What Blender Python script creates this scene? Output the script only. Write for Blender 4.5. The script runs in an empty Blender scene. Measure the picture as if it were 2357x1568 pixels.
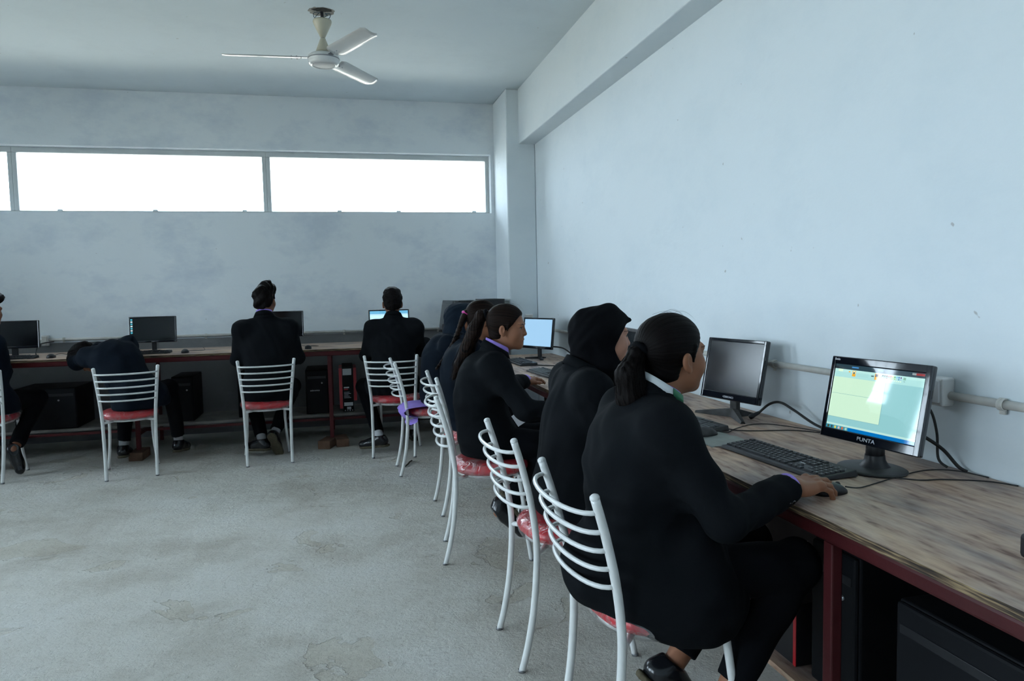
import bpy, bmesh, math, random
import numpy as np
from mathutils import Vector, Matrix, Euler

random.seed(7)
rng = np.random.default_rng(7)
scene = bpy.context.scene
COL = scene.collection

# ------------------------------------------------------------------ camera
YAW, PITCH, ROLL, CAM_H, FPX = 0.22924, -0.06971, -0.02101, 1.35482, 1676.03
def cam_axes():
    cy, sy = math.cos(YAW), math.sin(YAW)
    fw = Vector((sy, cy, 0)); rt = Vector((cy, -sy, 0)); up = Vector((0, 0, 1))
    f2 = fw * math.cos(PITCH) + up * math.sin(PITCH)
    u2 = -fw * math.sin(PITCH) + up * math.cos(PITCH)
    r3 = rt * math.cos(ROLL) + u2 * math.sin(ROLL)
    u3 = -rt * math.sin(ROLL) + u2 * math.cos(ROLL)
    return r3, u3, f2
cr, cu, cf = cam_axes()
cam_data = bpy.data.cameras.new('camera')
cam = bpy.data.objects.new('camera', cam_data)
cam.matrix_world = Matrix(((cr.x, cu.x, -cf.x, 0), (cr.y, cu.y, -cf.y, 0), (cr.z, cu.z, -cf.z, CAM_H), (0, 0, 0, 1)))
cam_data.sensor_width = 36.0
cam_data.lens = FPX * 36.0 / 2357.0
cam_data.clip_start = 0.05
COL.objects.link(cam)
scene.camera = cam

# ------------------------------------------------------------------ sky light and exposure
world = bpy.data.worlds.new('overcast_sky'); scene.world = world
world.use_nodes = True
bg = world.node_tree.nodes['Background']
bg.inputs['Color'].default_value = (0.71, 0.87, 1.0, 1)
bg.inputs['Strength'].default_value = 7.0
vs = scene.view_settings
vs.view_transform = 'Standard'; vs.look = 'None'; vs.gamma = 1.0; vs.use_curve_mapping = False
vs.exposure = 0.95
scene.cycles.use_denoising = True
scene.cycles.max_bounces = 5
scene.cycles.diffuse_bounces = 3
scene.cycles.glossy_bounces = 2
scene.cycles.use_adaptive_sampling = True
scene.cycles.adaptive_threshold = 0.1
scene.cycles.adaptive_min_samples = 16
scene.cycles.transparent_max_bounces = 8
scene.cycles.sample_clamp_indirect = 6.0
sun = bpy.data.lights.new('sun', 'SUN'); sun.energy = 8.0; sun.angle = math.radians(2); sun.color = (1.0, .95, .86)   # falls on the yard only, the windows face away from it
sun_o = bpy.data.objects.new('sun', sun); sun_o.rotation_euler = (math.radians(28), math.radians(30), 0); COL.objects.link(sun_o)
def portal(name, loc, rot, sx, sy):
    l = bpy.data.lights.new(name, 'AREA'); l.shape = 'RECTANGLE'; l.size = sx; l.size_y = sy
    l.cycles.is_portal = True
    o = bpy.data.objects.new(name, l); o.location = loc; o.rotation_euler = rot; COL.objects.link(o)

# room dimensions
XR, YB, ZC = 1.915, 7.637, 3.3025
XL, YF = -4.7, -2.2
WZ0, WZ1 = 2.168, 2.778                      # strip window in the back wall
XCOL, YCOL = 1.625, 7.034
LEFT_WINDOWS = [(6.35, 7.5, 2.10, 2.85), (4.3, 6.05, 0.95, 2.65), (1.0, 3.2, 0.95, 2.65), (-1.9, 0.5, 0.95, 2.65)]
portal('sky_portal', ((XL + 1.586) / 2, YB + 0.30, (WZ0 + WZ1) / 2), (math.radians(-90), 0, 0), 1.586 - XL, WZ1 - WZ0)
for a, b, c, d in LEFT_WINDOWS:
    portal('sky_portal', (XL - 0.30, (a + b) / 2, (c + d) / 2), (0, math.radians(-90), 0), d - c, b - a)

# ------------------------------------------------------------------ helpers
def mesh_obj(name, v, f, mats=None, parent=None, mi=None, smooth=False, loc=None, rot=None):
    me = bpy.data.meshes.new(name)
    me.from_pydata([tuple(p) for p in v], [], [tuple(int(i) for i in q) for q in f])
    if mats is not None:
        for m in (mats if isinstance(mats, (list, tuple)) else [mats]): me.materials.append(m)
    if mi is not None: me.polygons.foreach_set('material_index', np.array(mi, dtype=np.int32))
    if smooth: me.polygons.foreach_set('use_smooth', np.ones(len(me.polygons), dtype=bool))
    me.update()
    return link(name, me, parent, loc, rot)
def link(name, me, parent=None, loc=None, rot=None):
    o = bpy.data.objects.new(name, me)
    if parent is not None: o.parent = parent
    if loc is not None: o.location = loc
    if rot is not None: o.rotation_euler = rot
    COL.objects.link(o)
    return o
def empty(name, loc=(0, 0, 0), rz=0.0):
    o = bpy.data.objects.new(name, None); o.location = loc; o.rotation_euler = (0, 0, rz)
    o.empty_display_size = 0.1; COL.objects.link(o)
    return o
def tag(o, label=None, cat=None, group=None, kind=None):
    if label: o['label'] = label
    if cat: o['category'] = cat
    if group: o['group'] = group
    if kind: o['kind'] = kind
    return o
def copy_tree(o, parent=None):
    c = o.copy(); COL.objects.link(c); c.parent = parent
    for ch in list(o.children): copy_tree(ch, c)
    return c
class MB:
    """collects shapes, then links them as one mesh object"""
    def __init__(s): s.v = []; s.f = []; s.m = []; s.sm = []
    def add(s, v, f, m=0, M=None, smooth=False):
        b = len(s.v)
        if M is not None: v = [M @ Vector(p) for p in v]
        s.v += [tuple(p) for p in v]; s.f += [tuple(i + b for i in q) for q in f]; s.m += [m] * len(f); s.sm += [smooth] * len(f)
        return s
    def box(s, lo, hi, m=0, M=None, bev=0.0):
        v, f = box_vf(lo, hi, bev); return s.add(v, f, m, M)
    def tube(s, pts, r, n=8, m=0, M=None, caps=True, closed=False):
        v, f = tube_vf(pts, r, n, caps, closed); return s.add(v, f, m, M, True)
    def lathe(s, prof, n=24, m=0, M=None, smooth=True):
        v, f = lathe_vf(prof, n); return s.add(v, f, m, M, smooth)
    def build(s, name, mats, parent=None, loc=None, rot=None):
        me = bpy.data.meshes.new(name); me.from_pydata(s.v, [], s.f)
        for mm in (mats if isinstance(mats, (list, tuple)) else [mats]): me.materials.append(mm)
        me.polygons.foreach_set('material_index', np.array(s.m, dtype=np.int32))
        me.polygons.foreach_set('use_smooth', np.array(s.sm, dtype=bool))
        me.update()
        return link(name, me, parent, loc, rot)
def box_vf(lo, hi, bev=0.0):
    x0, y0, z0 = lo; x1, y1, z1 = hi
    if bev <= 0:
        v = [(x0, y0, z0), (x1, y0, z0), (x1, y1, z0), (x0, y1, z0), (x0, y0, z1), (x1, y0, z1), (x1, y1, z1), (x0, y1, z1)]
        f = [(0, 3, 2, 1), (4, 5, 6, 7), (0, 1, 5, 4), (1, 2, 6, 5), (2, 3, 7, 6), (3, 0, 4, 7)]
        return v, f
    bm = bmesh.new(); bmesh.ops.create_cube(bm, size=1.0)
    for p in bm.verts: p.co = Vector(((x0 + x1) / 2 + p.co.x * (x1 - x0), (y0 + y1) / 2 + p.co.y * (y1 - y0), (z0 + z1) / 2 + p.co.z * (z1 - z0)))
    bmesh.ops.bevel(bm, geom=list(bm.edges), offset=min(bev, .49 * min(x1 - x0, y1 - y0, z1 - z0)), segments=2, profile=0.5, affect='EDGES')
    bm.verts.index_update()
    v = [tuple(p.co) for p in bm.verts]; f = [tuple(q.index for q in p.verts) for p in bm.faces]
    bm.free(); return v, f
def tube_vf(pts, r, n=8, caps=True, closed=False):
    P = [Vector(p) for p in pts]; k = len(P)
    rr = [r] * k if not isinstance(r, (list, tuple, np.ndarray)) else list(r)
    v = []; f = []; prev = None
    for i in range(k):
        if closed: t = P[(i + 1) % k] - P[i - 1]
        else: t = P[min(i + 1, k - 1)] - P[max(i - 1, 0)]
        t.normalize()
        if prev is None:
            a = Vector((0, 0, 1)) if abs(t.z) < .9 else Vector((1, 0, 0))
            nrm = (a - t * a.dot(t)).normalized()
        else:
            nrm = (prev - t * prev.dot(t)).normalized()
        prev = nrm; bn = t.cross(nrm)
        for j in range(n):
            w = 2 * math.pi * j / n
            v.append(P[i] + (nrm * math.cos(w) + bn * math.sin(w)) * rr[i])
    for i in range(k if closed else k - 1):
        for j in range(n):
            a = i * n + j; b = i * n + (j + 1) % n; i2 = (i + 1) % k
            f.append((a, b, i2 * n + (j + 1) % n, i2 * n + j))
    if caps and not closed:
        f.append(tuple(range(n - 1, -1, -1))); f.append(tuple((k - 1) * n + j for j in range(n)))
    return v, f
def lathe_vf(prof, n=24):
    v = []; f = []; rings = []
    for (r, z) in prof:
        if r < 1e-6: rings.append([len(v)]); v.append((0, 0, z))
        else:
            rings.append(list(range(len(v), len(v) + n)))
            v += [(r * math.cos(2 * math.pi * j / n), r * math.sin(2 * math.pi * j / n), z) for j in range(n)]
    for a, b in zip(rings, rings[1:]):
        for j in range(n):
            j2 = (j + 1) % n
            if len(a) == 1 and len(b) == 1: continue
            if len(a) == 1: f.append((a[0], b[j], b[j2])[::-1])
            elif len(b) == 1: f.append((a[j], a[j2], b[0]))
            else: f.append((a[j], a[j2], b[j2], b[j]))
    return v, f
def smooth_path(pts, n=8):
    P = [Vector(p) for p in pts]; out = []
    for i in range(len(P) - 1):
        p0 = P[max(i - 1, 0)]; p1 = P[i]; p2 = P[i + 1]; p3 = P[min(i + 2, len(P) - 1)]
        for k in range(n):
            t = k / n
            out.append(0.5 * ((2 * p1) + (p2 - p0) * t + (2 * p0 - 5 * p1 + 4 * p2 - p3) * t * t + (3 * p1 - p0 - 3 * p2 + p3) * t ** 3))
    out.append(P[-1]); return out
def text_mesh(name, body, size, mat, parent, M, align='LEFT', bold=0.0, sx=1.0):
    cu_ = bpy.data.curves.new(name, 'FONT'); cu_.body = body; cu_.size = size; cu_.align_x = align; cu_.offset = bold; cu_.extrude = size * 0.01
    t = bpy.data.objects.new('t', cu_); COL.objects.link(t)
    dg = bpy.context.evaluated_depsgraph_get()
    me = bpy.data.meshes.new_from_object(t.evaluated_get(dg)); me.name = name
    bpy.data.objects.remove(t); bpy.data.curves.remove(cu_)
    me.transform(M @ Matrix.Diagonal((sx, 1, 1, 1)))
    me.materials.clear(); me.materials.append(mat)
    return link(name, me, parent)

# ------------------------------------------------------------------ materials
def nodes_of(m):
    m.use_nodes = True; nt = m.node_tree; return nt, nt.nodes['Principled BSDF']
def mat(name, color, rough=0.6, metal=0.0, var=0.06, scale=8.0, bump=0.0, bscale=60.0, coat=0.0, spec=0.5, stretch=None, sheen=0.0):
    m = bpy.data.materials.new(name); nt, b = nodes_of(m)
    N = nt.nodes; L = nt.links
    tc = N.new('ShaderNodeTexCoord'); mp = N.new('ShaderNodeMapping')
    if stretch: mp.inputs['Scale'].default_value = stretch
    L.new(tc.outputs['Object'], mp.inputs['Vector'])
    no = N.new('ShaderNodeTexNoise'); no.inputs['Scale'].default_value = scale; no.inputs['Detail'].default_value = 5
    L.new(mp.outputs['Vector'], no.inputs['Vector'])
    cr_ = N.new('ShaderNodeValToRGB')
    c = np.array(color[:3])
    cr_.color_ramp.elements[0].position = .3; cr_.color_ramp.elements[1].position = .7
    cr_.color_ramp.elements[0].color = (*(c * (1 - var)), 1); cr_.color_ramp.elements[1].color = (*np.minimum(c * (1 + var), 1), 1)
    L.new(no.outputs['Fac'], cr_.inputs['Fac']); L.new(cr_.outputs['Color'], b.inputs['Base Color'])
    b.inputs['Roughness'].default_value = rough; b.inputs['Metallic'].default_value = metal
    b.inputs['Specular IOR Level'].default_value = spec
    b.inputs['Coat Weight'].default_value = coat
    if sheen: b.inputs['Sheen Weight'].default_value = sheen
    if bump:
        n2 = N.new('ShaderNodeTexNoise'); n2.inputs['Scale'].default_value = bscale; n2.inputs['Detail'].default_value = 4
        L.new(mp.outputs['Vector'], n2.inputs['Vector'])
        bp = N.new('ShaderNodeBump'); bp.inputs['Strength'].default_value = bump; bp.inputs['Distance'].default_value = 0.01
        L.new(n2.outputs['Fac'], bp.inputs['Height']); L.new(bp.outputs['Normal'], b.inputs['Normal'])
    return m
def emis(name, color, strength, rough=0.08):
    m = mat(name, (0.01, 0.01, 0.012), rough, var=0.0)
    b = m.node_tree.nodes['Principled BSDF']
    b.inputs['Emission Color'].default_value = (*color, 1); b.inputs['Emission Strength'].default_value = strength
    return m
def ramp(N, stops):
    r = N.new('ShaderNodeValToRGB'); e = r.color_ramp.elements
    while len(e) < len(stops): e.new(0.5)
    for k, (p, c) in enumerate(stops): e[k].position = p; e[k].color = (*c, 1) if len(c) == 3 else c
    return r
def wall_mat(name, base, blot, amount, bump=0.25):
    """lime-washed plaster: brushed blotches, fine trowel relief, sparse specks"""
    m = bpy.data.materials.new(name); nt, b = nodes_of(m); N = nt.nodes; L = nt.links
    tc = N.new('ShaderNodeTexCoord')
    mp = N.new('ShaderNodeMapping'); mp.inputs['Scale'].default_value = (1, 1, 1.6); L.new(tc.outputs['Object'], mp.inputs['Vector'])
    n1 = N.new('ShaderNodeTexNoise'); n1.inputs['Scale'].default_value = 1.7; n1.inputs['Detail'].default_value = 8; n1.inputs['Roughness'].default_value = .66
    L.new(mp.outputs['Vector'], n1.inputs['Vector'])
    r1 = ramp(N, [(.48, (0, 0, 0)), (.70, (amount,) * 3)]); L.new(n1.outputs['Fac'], r1.inputs['Fac'])
    mx = N.new('ShaderNodeMix'); mx.data_type = 'RGBA'
    mx.inputs[6].default_value = (*base, 1); mx.inputs[7].default_value = (*blot, 1)
    L.new(r1.outputs['Color'], mx.inputs[0])
    n3 = N.new('ShaderNodeTexNoise'); n3.inputs['Scale'].default_value = 19; n3.inputs['Detail'].default_value = 2; L.new(tc.outputs['Object'], n3.inputs['Vector'])
    r3 = ramp(N, [(.765, (0, 0, 0)), (.79, (.55,) * 3)]); L.new(n3.outputs['Fac'], r3.inputs['Fac'])
    mx2 = N.new('ShaderNodeMix'); mx2.data_type = 'RGBA'; mx2.inputs[7].default_value = (.32, .30, .28, 1)
    L.new(mx.outputs[2], mx2.inputs[6]); L.new(r3.outputs['Color'], mx2.inputs[0])
    L.new(mx2.outputs[2], b.inputs['Base Color'])
    b.inputs['Roughness'].default_value = .75; b.inputs['Specular IOR Level'].default_value = .25
    n2 = N.new('ShaderNodeTexNoise'); n2.inputs['Scale'].default_value = 14; n2.inputs['Detail'].default_value = 8; L.new(mp.outputs['Vector'], n2.inputs['Vector'])
    bp = N.new('ShaderNodeBump'); bp.inputs['Strength'].default_value = bump; bp.inputs['Distance'].default_value = .006
    L.new(n2.outputs['Fac'], bp.inputs['Height']); L.new(bp.outputs['Normal'], b.inputs['Normal'])
    return m
def floor_mat():
    m = bpy.data.materials.new('rough_cement'); nt, b = nodes_of(m); N = nt.nodes; L = nt.links
    tc = N.new('ShaderNodeTexCoord')
    n1 = N.new('ShaderNodeTexNoise'); n1.inputs['Scale'].default_value = 1.1; n1.inputs['Detail'].default_value = 9; n1.inputs['Roughness'].default_value = .65
    L.new(tc.outputs['Object'], n1.inputs['Vector'])
    r1 = ramp(N, [(.30, (.48, .445, .385)), (.5, (.675, .655, .60)), (.68, (.745, .735, .70))]); L.new(n1.outputs['Fac'], r1.inputs['Fac'])
    n2 = N.new('ShaderNodeTexNoise'); n2.inputs['Scale'].default_value = 26; n2.inputs['Detail'].default_value = 8; n2.inputs['Roughness'].default_value = .7
    L.new(tc.outputs['Object'], n2.inputs['Vector'])
    r2 = ramp(N, [(.28, (.70, .685, .65)), (.42, (1, 1, 1)), (.8, (1.0, 1.0, 1.0))]); L.new(n2.outputs['Fac'], r2.inputs['Fac'])
    mu = N.new('ShaderNodeMix'); mu.data_type = 'RGBA'; mu.blend_type = 'MULTIPLY'; mu.inputs[0].default_value = .8
    L.new(r1.outputs['Color'], mu.inputs[6]); L.new(r2.outputs['Color'], mu.inputs[7])
    n5 = N.new('ShaderNodeTexNoise'); n5.inputs['Scale'].default_value = 75; n5.inputs['Detail'].default_value = 5; n5.inputs['Roughness'].default_value = .75; L.new(tc.outputs['Object'], n5.inputs['Vector'])
    r5 = ramp(N, [(.30, (.60, .58, .54)), (.44, (1, 1, 1)), (.62, (1, 1, 1)), (.72, (1.12, 1.12, 1.10))]); L.new(n5.outputs['Fac'], r5.inputs['Fac'])
    mu5 = N.new('ShaderNodeMix'); mu5.data_type = 'RGBA'; mu5.blend_type = 'MULTIPLY'; mu5.inputs[0].default_value = .8
    L.new(mu.outputs[2], mu5.inputs[6]); L.new(r5.outputs['Color'], mu5.inputs[7])
    mu = mu5
    # flaked skin of the screed: plateaus with thin broken rims
    wv = N.new('ShaderNodeTexNoise'); wv.inputs['Scale'].default_value = 2.1; wv.inputs['Detail'].default_value = 10; wv.inputs['Roughness'].default_value = .58; wv.inputs['Distortion'].default_value = .6
    L.new(tc.outputs['Object'], wv.inputs['Vector'])
    r3 = ramp(N, [(.0, (0, 0, 0)), (.372, (0, 0, 0)), (.378, (1, 1, 1)), (1, (1, 1, 1))]); L.new(wv.outputs['Fac'], r3.inputs['Fac'])
    sc_ = N.new('ShaderNodeTexNoise'); sc_.inputs['Scale'].default_value = 9; sc_.inputs['Detail'].default_value = 8; sc_.inputs['Roughness'].default_value = .7; L.new(tc.outputs['Object'], sc_.inputs['Vector'])
    h1 = N.new('ShaderNodeMath'); h1.operation = 'MULTIPLY_ADD'; L.new(r3.outputs['Color'], h1.inputs[0]); h1.inputs[1].default_value = .55
    L.new(sc_.outputs['Fac'], h1.inputs[2])
    h2 = N.new('ShaderNodeMath'); h2.operation = 'MULTIPLY_ADD'; L.new(n2.outputs['Fac'], h2.inputs[0]); h2.inputs[1].default_value = .75; L.new(h1.outputs[0], h2.inputs[2])
    h3 = N.new('ShaderNodeMath'); h3.operation = 'MULTIPLY_ADD'; L.new(n5.outputs['Fac'], h3.inputs[0]); h3.inputs[1].default_value = .35; L.new(h2.outputs[0], h3.inputs[2]); h2 = h3
    bp = N.new('ShaderNodeBump'); bp.inputs['Strength'].default_value = .9; bp.inputs['Distance'].default_value = .014
    L.new(h2.outputs[0], bp.inputs['Height']); L.new(bp.outputs['Normal'], b.inputs['Normal'])
    mx = N.new('ShaderNodeMix'); mx.data_type = 'RGBA'; mx.blend_type = 'MULTIPLY'; mx.inputs[7].default_value = (.93, .91, .87, 1)
    iv = N.new('ShaderNodeMath'); iv.operation = 'SUBTRACT'; iv.inputs[0].default_value = 1; L.new(r3.outputs['Color'], iv.inputs[1])
    L.new(iv.outputs[0], mx.inputs[0]); L.new(mu.outputs[2], mx.inputs[6])
    L.new(mx.outputs[2], b.inputs['Base Color'])
    b.inputs['Roughness'].default_value = .9; b.inputs['Specular IOR Level'].default_value = .15
    return m
def ply_mat(name, axis, tone=1.0):
    """worn plywood face: grain streaks along one axis, rubbed dark and pale patches"""
    m = bpy.data.materials.new(name); nt, b = nodes_of(m); N = nt.nodes; L = nt.links
    tc = N.new('ShaderNodeTexCoord'); mp = N.new('ShaderNodeMapping')
    s = [42, 42, 42]; s[axis] = 8; mp.inputs['Scale'].default_value = s; L.new(tc.outputs['Object'], mp.inputs['Vector'])
    n1 = N.new('ShaderNodeTexNoise'); n1.inputs['Scale'].default_value = 1.0; n1.inputs['Detail'].default_value = 3; n1.inputs['Roughness'].default_value = .55
    L.new(mp.outputs['Vector'], n1.inputs['Vector'])
    t = tone
    r1 = ramp(N, [(.30, (.20 * t, .115 * t, .088 * t)), (.40, (.39 * t, .265 * t, .205 * t)), (.55, (.50 * t, .37 * t, .295 * t)), (.72, (.60 * t, .465 * t, .365 * t))]); L.new(n1.outputs['Fac'], r1.inputs['Fac'])
    mp2 = N.new('ShaderNodeMapping'); s2 = [7, 7, 7]; s2[axis] = 2.4; mp2.inputs['Scale'].default_value = s2; L.new(tc.outputs['Object'], mp2.inputs['Vector'])
    n2 = N.new('ShaderNodeTexNoise'); n2.inputs['Scale'].default_value = 1; n2.inputs['Detail'].default_value = 5; L.new(mp2.outputs['Vector'], n2.inputs['Vector'])
    r2 = ramp(N, [(.34, (.55, .58, .66)), (.48, (1, 1, 1)), (.66, (1.2, 1.13, .98))]); L.new(n2.outputs['Fac'], r2.inputs['Fac'])
    mu = N.new('ShaderNodeMix'); mu.data_type = 'RGBA'; mu.blend_type = 'MULTIPLY'; mu.inputs[0].default_value = 1
    L.new(r1.outputs['Color'], mu.inputs[6]); L.new(r2.outputs['Color'], mu.inputs[7]); L.new(mu.outputs[2], b.inputs['Base Color'])
    b.inputs['Roughness'].default_value = .55; b.inputs['Specular IOR Level'].default_value = .4
    bp = N.new('ShaderNodeBump'); bp.inputs['Strength'].default_value = .15; bp.inputs['Distance'].default_value = .003
    L.new(n1.outputs['Fac'], bp.inputs['Height']); L.new(bp.outputs['Normal'], b.inputs['Normal'])
    return m
def ply_edge_mat():
    m = bpy.data.materials.new('plywood_edge'); nt, b = nodes_of(m); N = nt.nodes; L = nt.links
    tc = N.new('ShaderNodeTexCoord'); mp = N.new('ShaderNodeMapping'); mp.inputs['Scale'].default_value = (9, 9, 230); L.new(tc.outputs['Object'], mp.inputs['Vector'])
    n1 = N.new('ShaderNodeTexNoise'); n1.inputs['Scale'].default_value = 1; n1.inputs['Detail'].default_value = 3; L.new(mp.outputs['Vector'], n1.inputs['Vector'])
    r1 = ramp(N, [(.36, (.018, .012, .009)), (.5, (.10, .065, .038)), (.66, (.36, .26, .14))]); L.new(n1.outputs['Fac'], r1.inputs['Fac'])
    L.new(r1.outputs['Color'], b.inputs['Base Color']); b.inputs['Roughness'].default_value = .8
    return m
def hair_mat(name, c0, c1, rough=0.55):
    m = bpy.data.materials.new(name); nt, b = nodes_of(m); N = nt.nodes; L = nt.links
    at = N.new('ShaderNodeAttribute'); at.attribute_name = 'strand'
    n1 = N.new('ShaderNodeTexNoise'); n1.noise_dimensions = '2D'; n1.inputs['Scale'].default_value = 1.0; n1.inputs['Detail'].default_value = 6
    L.new(at.outputs['Vector'], n1.inputs['Vector'])
    r1 = ramp(N, [(.35, c0), (.7, c1)]); L.new(n1.outputs['Fac'], r1.inputs['Fac']); L.new(r1.outputs['Color'], b.inputs['Base Color'])
    bp = N.new('ShaderNodeBump'); bp.inputs['Strength'].default_value = .3; bp.inputs['Distance'].default_value = .003
    L.new(n1.outputs['Fac'], bp.inputs['Height']); L.new(bp.outputs['Normal'], b.inputs['Normal'])
    b.inputs['Roughness'].default_value = rough; b.inputs['Specular IOR Level'].default_value = .07
    return m
def glass_mat(name, tint=(1, 1, 1)):
    m = bpy.data.materials.new(name); m.use_nodes = True; nt = m.node_tree; N = nt.nodes; L = nt.links; N.clear()
    out = N.new('ShaderNodeOutputMaterial'); tr = N.new('ShaderNodeBsdfTransparent'); gl = N.new('ShaderNodeBsdfGlossy'); mx = N.new('ShaderNodeMixShader')
    tr.inputs['Color'].default_value = (*tint, 1); gl.inputs['Roughness'].default_value = .02
    fr = N.new('ShaderNodeFresnel'); fr.inputs['IOR'].default_value = 1.45
    L.new(fr.outputs[0], mx.inputs[0]); L.new(tr.outputs[0], mx.inputs[1]); L.new(gl.outputs[0], mx.inputs[2]); L.new(mx.outputs[0], out.inputs['Surface'])
    return m
def wrap_mat():
    """crinkled clear plastic over the seat"""
    m = bpy.data.materials.new('clear_plastic_wrap'); m.use_nodes = True; nt = m.node_tree; N = nt.nodes; L = nt.links; N.clear()
    out = N.new('ShaderNodeOutputMaterial'); tr = N.new('ShaderNodeBsdfTransparent'); gl = N.new('ShaderNodeBsdfGlossy'); di = N.new('ShaderNodeBsdfDiffuse')
    di.inputs['Color'].default_value = (.8, .78, .8, 1); gl.inputs['Roughness'].default_value = .16
    tc = N.new('ShaderNodeTexCoord'); no = N.new('ShaderNodeTexNoise'); no.inputs['Scale'].default_value = 13; no.inputs['Detail'].default_value = 4; no.inputs['Distortion'].default_value = 1.2
    L.new(tc.outputs['Object'], no.inputs['Vector'])
    bp = N.new('ShaderNodeBump'); bp.inputs['Strength'].default_value = 1; bp.inputs['Distance'].default_value = .03; L.new(no.outputs['Fac'], bp.inputs['Height'])
    L.new(bp.outputs['Normal'], gl.inputs['Normal'])
    r = ramp(N, [(.48, (.02,) * 3), (.76, (.34,) * 3)]); L.new(no.outputs['Fac'], r.inputs['Fac'])
    m1 = N.new('ShaderNodeMixShader'); L.new(r.outputs['Color'], m1.inputs[0]); L.new(tr.outputs[0], m1.inputs[1]); L.new(di.outputs[0], m1.inputs[2])
    fr = N.new('ShaderNodeFresnel'); fr.inputs['IOR'].default_value = 1.28; L.new(bp.outputs['Normal'], fr.inputs['Normal'])
    m2 = N.new('ShaderNodeMixShader'); mf = N.new('ShaderNodeMath'); mf.operation = 'MULTIPLY'; mf.inputs[1].default_value = .4; L.new(fr.outputs[0], mf.inputs[0])
    L.new(mf.outputs[0], m2.inputs[0]); L.new(m1.outputs[0], m2.inputs[1]); L.new(gl.outputs[0], m2.inputs[2])
    L.new(m2.outputs[0], out.inputs['Surface'])
    return m

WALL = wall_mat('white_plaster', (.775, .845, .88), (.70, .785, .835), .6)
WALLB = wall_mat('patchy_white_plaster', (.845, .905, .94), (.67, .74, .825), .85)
CEIL = wall_mat('ceiling_plaster', (.70, .785, .83), (.63, .71, .76), .6, .15)
CEMENT = wall_mat('bare_cement', (.20, .20, .205), (.27, .27, .27), .8, .5)
FLOOR = floor_mat()
PLY_Y = ply_mat('worn_plywood', 1); PLY_X = ply_mat('dusty_plywood', 0, 1.1); PLYEDGE = ply_edge_mat()
RED = mat('maroon_enamel', (.060, .0095, .011), .42, var=.12, bump=.05, spec=.35)
REDB = mat('red_enamel', (.095, .009, .012), .45, var=.12, spec=.3)
WENAMEL = mat('white_enamel', (.80, .81, .80), .28, var=.05, scale=20, coat=.3)
FRAMEW = mat('white_window_frame', (.62, .66, .66), .45, var=.04)
GLASS = glass_mat('window_glass')
BLACKP = mat('black_plastic', (.012, .013, .016), .42, var=.1, scale=30)
BLACKG = mat('gloss_black_plastic', (.008, .010, .016), .07, var=.1, coat=.6)
DUSTY = mat('dusty_black_plastic', (.05, .05, .05), .65, var=.5, scale=25)
TOWER = mat('black_case_metal', (.007, .008, .010), .55, var=.1, spec=.15)
KEYM = mat('keyboard_keys', (.022, .024, .028), .5, var=.1)
KEYGREY = mat('dusty_keyboard_keys', (.075, .085, .09), .6, var=.35, scale=40)
SCREEN_OFF = mat('dark_screen', (.006, .007, .009), .16, var=0)
LEGEND = mat('grey_key_legend', (.30, .32, .34), .5, var=0)
WHITEINK = mat('white_print', (.75, .77, .80), .5, var=0)
CABLE = mat('black_cable', (.012, .012, .012), .5, var=.1)
PVC = mat('dusty_white_pvc', (.60, .59, .55), .5, var=.10, scale=14)
REDVINYL = mat('red_vinyl', (.58, .018, .030), .35, var=.12, scale=10, bump=.1, bscale=20)
WRAP = wrap_mat()
BRICK = mat('clay_brick', (.17, .095, .06), .9, var=.3, scale=12, bump=.5, bscale=40)
BLAZER = mat('black_blazer_cloth', (.0062, .0076, .0094), .85, var=.12, scale=5, bump=.12, bscale=500, spec=.07)
NAVY = mat('navy_blazer_cloth', (.0045, .0085, .0150), .82, var=.12, scale=5, bump=.12, bscale=500, spec=.09)
TROUSER = mat('black_trouser_cloth', (.0035, .0042, .006), .88, var=.12, scale=6, spec=.1)
HIJABB = mat('black_scarf_cloth', (.0030, .0034, .0048), .88, var=.1, scale=6, bump=.1, bscale=300, spec=.1)
HIJABN = mat('navy_scarf_cloth', (.004, .012, .024), .8, var=.2, scale=6, bump=.1, bscale=300, spec=.2)
LILAC = mat('lilac_shirt_cloth', (.36, .25, .74), .75, var=.08, scale=10, bump=.1, bscale=300, spec=.2)
SKIN = mat('skin', (.285, .122, .066), .5, var=.08, scale=18, spec=.28)
SKINL = mat('fair_skin', (.46, .235, .165), .5, var=.06, scale=18, spec=.28)
SKIND = mat('skin_tanned', (.20, .080, .043), .5, var=.08, scale=18, spec=.35)
SHOEL = mat('black_shoe_leather', (.010, .011, .014), .22, var=.15, coat=.2)
SOLE = mat('shoe_sole', (.09, .075, .045), .85, var=.25, scale=50, bump=.5, bscale=90)
SOCK = mat('grey_sock', (.30, .30, .31), .9, var=.15, scale=40)
HAIRB = hair_mat('black_hair', (.0018, .0016, .0018), (.0085, .0060, .0055))
HAIRBR = hair_mat('brown_black_hair', (.0028, .0024, .0024), (.024, .013, .009))
EYEW = mat('eye_white', (.34, .31, .29), .2, var=.03)
IRIS = mat('dark_iris', (.010, .007, .006), .1, var=.1)
BROW = mat('dark_brow', (.012, .009, .008), .8, var=.1)
LIP = mat('lips', (.19, .062, .05), .45, var=.08, spec=.35)
LANY = mat('white_lanyard', (.68, .72, .74), .6, var=.05)
LANYG = mat('green_lanyard_print', (.02, .16, .075), .6, var=.05)
STEEL = mat('greyish_steel', (.30, .31, .33), .35, 0.7, var=.1)
CREAMP = mat('cream_fan_enamel', (.62, .58, .45), .35, var=.05, coat=.3)
BLADE = mat('white_fan_blade', (.66, .67, .66), .25, .15, var=.04, coat=.4)
HOLE = mat('dark_hole_shade', (.03, .03, .028), .95, var=.5, scale=30)  # near-black tone painted for the shade inside the ceiling hole
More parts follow.
